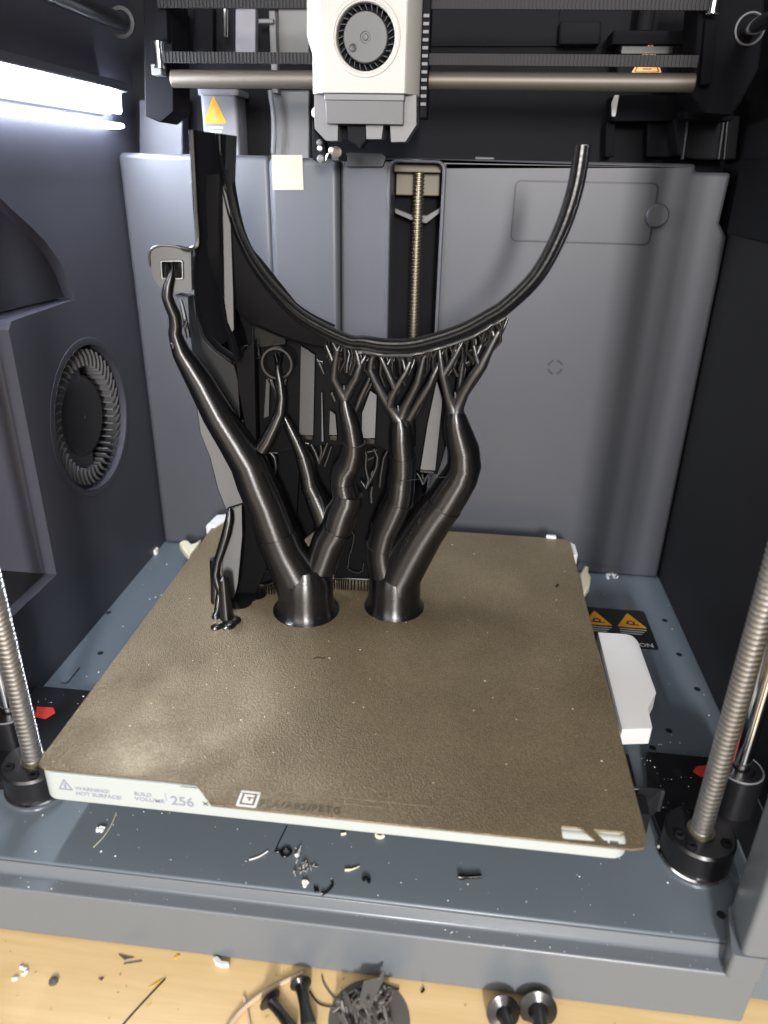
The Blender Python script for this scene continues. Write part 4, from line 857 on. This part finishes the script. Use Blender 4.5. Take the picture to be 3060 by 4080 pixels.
b = MB(); b.box(G(558, 45, 178).x, G(590, 45, 178).x, 178, 186, G(560, 50, 178).z, G(560, 40, 178).z); b.box(G(578, 52, 178).x, G(592, 45, 178).x, 182, 190, G(560, 200, 178).z, G(560, 20, 178).z); obj('tube_clip', b, M['grey'], fr_, bevel=.5)
b = MB(); b.tube([G(583, 195, 182), G(590, 240, 182), G(592, 290, 182), G(590, 330, 184)], 1.6, 10); obj('grey_cable', b, M['motor'], fr_)
# motors with amber warning stickers
def motor(x0, x1, y0, y1, yy, mm, label, tri_c, flange):
    p0, p1 = G(x0, y0, yy), G(x1, y1, yy); cx = (p0.x+p1.x)/2
    t = thing('stepper_motor', (cx, yy+12, p1.z), label, 'motor', 'gantry stepper motors')
    b = MB(); b.pxy(round_poly([(p0.x, yy), (p1.x, yy), (p1.x, 195), (p0.x, 195)], 2.5), p1.z, p0.z); body = obj('housing', b, M[mm], t, bevel=.6)
    f0, f1 = G(flange[0], flange[2], yy-2), G(flange[1], flange[3], yy-2)
    b = MB(); b.pxy(round_poly([(f0.x, yy-2), (f1.x, yy-2), (f1.x, 195), (f0.x, 195)], 2.5), f1.z, f0.z); obj('flange', b, M[mm], t, bevel=.6)
    c = G(*tri_c[:2], yy); wd, ht = tri_c[2], tri_c[3]
    b = MB(); b.pxz([round_poly([(c.x-wd/2, c.z), (c.x+wd/2, c.z), (c.x, c.z+ht)], 1.2), round_poly([(c.x-wd*.42, c.z+.7), (c.x+wd*.42, c.z+.7), (c.x, c.z+ht-1.4)], 1)], yy-.3, yy+.1); st = obj('warning_triangle', b, M['amber'], t)
    b = MB(); b.pxz(round_poly([(c.x-wd*.42, c.z+.7), (c.x+wd*.42, c.z+.7), (c.x, c.z+ht-1.4)], 1), yy-.15, yy+.1); obj('triangle_frame', b, M['inkd'] if mm == 'dark' else M['amber'], st)
    b = MB(); b.pxz(round_poly([(c.x-wd*.36, c.z+1.1), (c.x+wd*.36, c.z+1.1), (c.x, c.z+ht-2.4)], 1), yy-.28, yy-.14); obj('triangle_field', b, M['amber'], st)
    b = MB(); b.box(c.x-2.6, c.x+2.6, yy-.36, yy-.29, c.z+2.0, c.z+2.7); b.box(c.x-.5, c.x+.5, yy-.36, yy-.29, c.z+3.4, c.z+ht*.6); obj('pictogram', b, M['inkd'] if mm == 'dark' else M['tape'], st)
    return t, c
m1, c1 = motor(432, 518, 205, 345, 172, 'motor', 'light grey motor with an amber triangle behind the column top', (465, 266, 15, 16), (425, 516, 192, 206))
for j in range(2):
    b = MB(); b.box(c1.x-5+j, c1.x+5-j, 171.7, 172, c1.z-3.2-j*2.2, c1.z-2-j*2.2); obj('fine_print', b, M['pale'], m1)
m2, c2 = motor(1340, 1478, 95, 165, 172, 'dark', 'black motor with an amber triangle behind the lower belt at right', (1396, 159, 18, 17), (1325, 1490, 66, 96))
b = MB(); b.pxz(xz(D, [(1342, 100), (1455, 100), (1455, 116), (1340, 116)], 170), 170, 172); obj('motor_band', b, M['darkgrey'], m2, bevel=.6)
b = MB(); b.cyl((G(1400, 40, 175).x, 182, G(1400, 64, 175).z), (G(1400, 40, 175).x, 182, G(1400, -20, 175).z), 5, n=24); obj('shaft', b, M['dark'], m2)
# tape on the recess panel
c = xz(D, [(587, 335), (653, 335), (656, 410), (590, 410)], YB-5)
b = MB(); b.pxz(c, YB-5.4, YB-5.1); o = obj('tape_patch', b, M['tape']); tag(o, 'square of beige tape stuck to the grey rear panel', 'tape')

# ================================================================== LITTER ON THE FLOOR
V9 = V(700, 2900, .7233)
def fl_pts(view, pts, z, h=.5): return [Vector((p.x, p.y, z+h)) for p in [at(view(x, y), z=z) for x, y in pts]]
def litter(name, view, pts, z, r, m, label, cat, n=7, sm=3, group=None):
    P = spline(fl_pts(view, pts, z, r if not isinstance(r, list) else r[0]), sm)
    rr = r if not isinstance(r, list) else [r[min(i*len(r)//len(P), len(r)-1)] for i in range(len(P))]
    b = MB(); b.tube(P, rr, n); o = obj(name, b, m, smooth=60); return tag(o, label, cat, group)
litter('plastic_curl', V9, [(548, 690), (575, 688), (590, 712), (615, 710), (636, 688), (612, 668), (585, 680), (592, 712)], FZ, .6, M['gloss'], 'shiny black ring curl on the floor before the bed', 'plastic scrap')
litter('plastic_thread', V9, [(545, 688), (570, 630), (612, 545)], FZ, .25, M['gloss'], 'straight black thread pointing at the bed from the ring curl', 'plastic scrap')
litter('plastic_curl', V9, [(858, 848), (866, 862), (850, 890), (825, 912), (802, 916)], FZ, [.4, .6, .6, .9], M['gloss'], 'black hooked curl lying on the front strip of the floor', 'plastic scrap')
litter('plastic_curl', V9, [(765, 880), (770, 905), (785, 905), (778, 885)], FZ, .5, M['gloss'], 'tiny black loop beside the hooked curl', 'plastic scrap')
litter('plastic_curl', V9, [(1032, 845), (1045, 836), (1065, 848), (1058, 856)], FZ, .9, M['gloss'], 'small black arch shaped curl on the floor', 'plastic scrap')
litter('plastic_stick', D, [(990, 1898), (1005, 1899), (1040, 1897)], FZ, [1.2, .8, .8], M['gloss'], 'straight black stub of filament on the floor at centre', 'plastic scrap')
litter('plastic_curl', V9, [(1143, 590), (1125, 583), (1106, 592), (1110, 606), (1130, 611), (1145, 602)], FZ, 1.0, M['cream'], 'pale C shaped curl just under the bed edge', 'plastic scrap')
litter('plastic_shred', V9, [(932, 788), (970, 785), (1012, 768)], FZ, [.6, .4, .25], M['cream'], 'pale sliver with a dark tail on the floor', 'plastic scrap')
litter('plastic_shred', V9, [(405, 730), (460, 712), (508, 682)], FZ, .35, M['crumb'], 'thin white shred left of the black ring curl', 'plastic scrap')
litter('plastic_shred', V9, [(910, 592), (938, 587)], FZ, .7, M['cream'], 'short pale chip near the bed front edge', 'plastic scrap')
litter('plastic_shred', V9, [(665, 715), (675, 700), (690, 660)], FZ, [1.1, .7, .25], M['crumb'], 'white tadpole shaped shred right of the ring curl', 'plastic scrap')
litter('hair_strand', V(0, 2500, .6028), [(618, 1455), (690, 1380), (740, 1300), (770, 1225)], FZ, .22, M['cream'], 'fine pale hair curving over the left floor', 'hair')
nb = MB()
for _ in range(16):
    c = at(V9(705+random.uniform(-55, 65), 770+random.uniform(-25, 28)), z=FZ); a = random.uniform(0, 6.3); l = random.uniform(1, 3.2)
    nb.tube([(c.x, c.y, FZ+.4), (c.x+l*.5*math.cos(a), c.y+l*.5*math.sin(a), FZ+random.uniform(.5, 2)), (c.x+l*math.cos(a+.5), c.y+l*math.sin(a+.5), FZ+.4)], [.3, .22, .18], 5)
o = obj('fibre_tuft', nb, mat('grey_fibres', (.30, .29, .27), .4)); tag(o, 'tangled tuft of grey and white fibres on the floor', 'fibre tuft')
nb = MB()
for _ in range(9):
    c = at(V9(715+random.uniform(-14, 18), 862+random.uniform(-12, 16)), z=FZ); nb.tube([(c.x, c.y, FZ), (c.x+random.uniform(-1, 1), c.y+.5, FZ+1.2)], [.9, .5], 6)
o = obj('white_clump', nb, M['crumb']); tag(o, 'small white clump near the hooked black curl', 'plastic scrap')
nb = MB()
for _ in range(14):
    c = at(V(0, 2500, .6028)(660+random.uniform(-22, 22), 1342+random.uniform(-16, 18)), z=FZ); nb.tube([(c.x, c.y, FZ), (c.x+random.uniform(-1, 1), c.y+.5, FZ+1.2)], [.7, .4], 6)
o = obj('white_clump', nb, M['crumb']); tag(o, 'crumbly white clump on the floor at far left', 'plastic scrap')
# white lumps at the foot of the rear panel
for pts, lab in (([(1120, 375), (1145, 355), (1168, 370), (1150, 390), (1125, 388)], 'white plastic lump by the left wall foot'),):
    b = MB(); b.pxy(round_poly(zpts(V3, pts, FZ), .8), FZ+.1, FZ+4); o = obj('plastic_lump', b, M['crumb'], bevel=1); tag(o, lab, 'plastic scrap')
b = MB(); pts = zpts(V3, [(1318, 330), (1345, 312), (1385, 315), (1408, 340), (1450, 325), (1480, 300), (1440, 370), (1392, 424), (1350, 380)], -30); b.pxy(pts, -32, -26); o = obj('cream_purge_scrap', b, M['cream'], bevel=1.5, seg=3); tag(o, 'cream wavy scrap poking out behind the left plate edge', 'plastic scrap')
b = MB(); pts = zpts(V6, [(445, 100), (472, 108), (470, 150), (488, 175), (478, 235), (440, 285), (410, 165)], -24); b.pxy(pts, -28, -22); o = obj('cream_purge_scrap', b, M['cream'], bevel=1.2, seg=3); tag(o, 'ragged cream scrap behind the right rear corner of the plate', 'plastic scrap')
nb = MB()
for _ in range(12):
    c = at(V6(625+random.uniform(-35, 40), 165+random.uniform(-15, 15)), z=FZ); nb.tube([(c.x, c.y, FZ), (c.x+random.uniform(-1.5, 1.5), c.y+random.uniform(-1, 1), FZ+2)], [1.0, .4], 6)
o = obj('white_clump', nb, M['crumb']); tag(o, 'white shreds at the foot of the rear panel, right side', 'plastic scrap')
# crumbs too many to count
nb = MB()
def crumb(x, y, z, r):
    a = random.uniform(0, 6.3); l = r*random.choice((.6, 1, 1.6, 2.4))
    nb.tube([(x, y, z+r*.3), (x+l*math.cos(a), y+l*math.sin(a), z+r*.5)], [r, r*.5], 5)
for _ in range(90):
    crumb(random.uniform(-150, 160), random.uniform(-139, -100), FZ, random.choice((.13, .13, .16, .2, .2, .25, .4)))
for _ in range(40): crumb(random.uniform(-150, 165), random.uniform(-148.5, -143), -50.2, random.choice((.13, .16, .2, .3)))
for _ in range(26): crumb(random.uniform(-188, -135), random.uniform(-25, 155), FZ, random.choice((.2, .25, .3, .5)))
for _ in range(24): crumb(random.uniform(140, 203), random.uniform(-35, 155), FZ, random.choice((.2, .25, .4)))
for _ in range(34): crumb(random.uniform(150, 175), random.uniform(-90, -42), -39, random.choice((.15, .2, .3)))
for _ in range(22): crumb(random.uniform(-185, -140), random.uniform(-80, -34), -39, random.choice((.15, .2, .35)))
o = obj('floor_crumbs', nb, M['crumb'], kind='stuff'); tag(o, 'white plastic crumbs sprinkled over the floor and sill', 'crumbs')

# ================================================================== SCRAPS ON THE TABLE
TZ = -79.5
V10 = V(0, 3280, .9042); V11 = V(1200, 3680, .7233)
def tp(view, x, y, h=0): p = at(view(x, y), z=TZ+h); return Vector((p.x, p.y, TZ+h))
def stub(view, a, e, r0, r1, rb, label, tilt=None):
    """a cut off support trunk lying on the table: flared brim at one end"""
    A, E_ = tp(view, *a, rb*.55), tp(view, *e, r1)
    ax = (E_-A).normalized(); L = (E_-A).length
    if tilt: ax = Vector(tilt).normalized(); A = tp(view, *a, rb*.6); L = 22
    t = MB(); t.lathe([(.1, 0), (rb, 0), (rb, .5), (r0*1.25, 1.6), (r0, 4), (r0*.95, L*.5), (r1, L*.8), (r1*1.15, L), (.1, L)], A, ax, 28)
    o = obj('support_stub', t, M['print']); return tag(o, label, 'support scrap', 'cut off support stubs')
stub(V10, (1325, 705), (1362, 900), 2.4, 2.9, 4.6, 'black stub with a knobbly tip, left of the grey clump')
stub(V10, (1188, 775), (1290, 910), 2.1, 2.2, 4.9, 'thin slanted black stub beside the clear filament strip')
stub(V11, (1112, 487), (1135, 600), 2.6, 2.0, 6.9, 'black stub lying with its brim up, inner one of the right pair', (.12, -.72, .42))
stub(V11, (1304, 470), (1300, 620), 3.3, 3.0, 7.8, 'thicker black stub with a wide brim, rightmost on the table', (.0, -.8, .32))
# crumpled grey clump
p = tp(V11, 375, 480); cg = thing('support_clump', (p.x, p.y, TZ), 'crumpled smoky grey support clump on a round brim', 'support scrap')
b = MB(); b.lathe([(16.5, 0), (16.8, .4), (.1, .5)], (p.x+.5, p.y-4, TZ), (0, 0, 1), 40); obj('brim', b, M['smoke'], cg)
b = MB(); random.seed(3)
for k in range(110):
    a = random.uniform(0, 6.3); r = random.uniform(0, 11); h = random.uniform(1, 11-r*.5); a2 = random.choice((.5, .55, -1.0, 2.2))+random.uniform(-.25, .25); l = random.uniform(3, 9)
    c = Vector((p.x+r*math.cos(a)-1, p.y+r*.8*math.sin(a)-2, TZ+h)); d = Vector((math.cos(a2)*l/2, math.sin(a2)*l/2, random.uniform(-2, 3)))
    u = d.cross(Vector((0, 0, 1))).normalized()*random.uniform(.3, .9); v = Vector((0, 0, random.uniform(.5, 1.9)))
    b.sweep([[c-d-u-v, c-d+u-v*.6, c-d+u*.7+v*.5, c-d-u*.5+v], [c+d*.2-u*1.1-v, c+d*.2+u-v, c+d*.2+u+v, c+d*.2-u+v*.8], [c+d-u*.7-v*.4, c+d+u*.5-v, c+d+u*.6+v*.4, c+d-u+v*.6]])
pk = tp(V11, 425, 330)
b.sweep([[(p.x-4, p.y-4, TZ+11), (p.x+1, p.y-5, TZ+9), (p.x+3, p.y+4, TZ+9), (p.x-3, p.y+4, TZ+13)], [(p.x+2, p.y+5, TZ+12), (p.x+4, p.y+4, TZ+11), (p.x+5, p.y+6, TZ+11), (p.x+3, p.y+6, TZ+13)], [(p.x+4.2, p.y+8.5, TZ+13.5), (p.x+5, p.y+8, TZ+13), (p.x+5.2, p.y+9, TZ+13), (p.x+4.6, p.y+9, TZ+14)]])
obj('crumpled_sheets', b, M['smoke'], cg, bevel=.15, smooth=15)
random.seed(11)
def tstrip(name, view, pts, r, m, label, cat, lift=0):
    P = spline([tp(view, x, y, (r if not isinstance(r, list) else r[0])+lift) for x, y in pts], 4); b = MB(); b.tube(P, r if not isinstance(r, list) else [r[min(i*len(r)//len(P), len(r)-1)] for i in range(len(P))], 7); o = obj(name, b, m, smooth=60); return tag(o, label, cat)
tstrip('filament_strip', V10, [(1000, 910), (1060, 830), (1150, 755), (1240, 705), (1335, 660)], 1.1, M['clear'], 'clear pale filament strip bending towards the printer', 'filament')
tstrip('filament_strip', V10, [(1075, 765), (1085, 810), (1102, 900)], .7, M['clear'], 'short greyish strip crossing under the clear one', 'filament')
tstrip('plastic_thread', V10, [(540, 890), (620, 800), (728, 685)], .35, M['gloss'], 'long straight dark thread on the table at left', 'plastic scrap')
tstrip('plastic_thread', V10, [(1365, 740), (1400, 790), (1450, 808), (1520, 812)], .35, M['gloss'], 'curved dark hair between the knobbly stub and the clump', 'plastic scrap')
tstrip('plastic_thread', V10, [(1418, 670), (1430, 710), (1470, 765), (1520, 785)], .35, M['smoke'], 'fainter curved hair above, reaching the clump', 'plastic scrap')
tstrip('plastic_thread', V11, [(440, 352), (490, 350), (540, 362)], .5, M['gloss'], 'short dark wisp at the top of the grey clump', 'plastic scrap')
tstrip('plastic_thread', V11, [(672, 355), (675, 368), (660, 378)], .5, M['gloss'], 'tiny hooked black thread against the printer foot', 'plastic scrap')
tstrip('plastic_thread', V10, [(545, 620), (625, 607)], .25, M['gloss'], 'fine brown thread under the triangular scrap', 'plastic scrap')
def flat(name, view, pts, m, label, th=.5, bev=.2):
    b = MB(); b.pxy([tuple(tp(view, x, y).xy) for x, y in pts], TZ+.05, TZ+th); o = obj(name, b, m, bevel=bev); return tag(o, label, 'plastic scrap')
flat('white_scrap', V10, [(936, 602), (962, 598), (980, 618), (1012, 622), (1012, 642), (975, 642), (950, 632)], M['white'], 'bright white bent scrap at the foot of the printer', 2.5, .6)
flat('dark_scrap', V10, [(520, 578), (560, 588), (592, 594), (550, 606)], M['smoke'], 'brown triangular scrap on the table at left')
flat('dark_scrap', V10, [(432, 684), (460, 680), (448, 697)], mat('purple_scrap', (.10, .03, .05), .5), 'tiny dark red chip between the brown triangle and the black dot')
flat('yellow_scrap', V10, [(765, 596), (780, 580), (795, 582), (778, 600)], M['mustard'], 'yellow chip touching the printer foot')
flat('yellow_scrap', V10, [(652, 728), (690, 702), (718, 686), (700, 708)], M['mustard'], 'yellow shaving under the long dark thread')
flat('yellow_scrap', V10, [(640, 812), (672, 788), (660, 802)], M['mustard'], 'faint yellow shaving nearest the front edge')
b = MB(); c = tp(V10, 236, 698); b.lathe([(2.0, 0), (1.8, 1), (.1, 1.6)], (c.x, c.y, TZ), (0, 0, 1), 14); o = obj('dark_crumb', b, M['smoke']); tag(o, 'round dark crumb on the table at far left', 'crumb')
b = MB()
for x, y in ((95, 636), (112, 642), (115, 655), (105, 665), (70, 685), (62, 686)):
    c = tp(V10, x, y); b.lathe([(1.0, 0), (.9, .6), (.2, 1.0)], (c.x, c.y, TZ), (0, 0, 1), 10)
o = obj('white_clump', b, M['crumb']); tag(o, 'chain of white crumbs on the table, leftmost litter', 'crumb')
b = MB()
for _ in range(70):
    x, y = random.uniform(-150, 190), random.uniform(-205, -152); r = random.choice((.2, .3, .3, .45)); b.tube([(x, y, TZ), (x+random.uniform(-1, 1), y+random.uniform(-1, 1), TZ+.3)], [r, r*.5], 5)
o = obj('table_crumbs', b, mat('mixed_crumbs', (.35, .26, .14), .5), kind='stuff'); tag(o, 'fine crumbs scattered over the wooden table', 'crumbs')
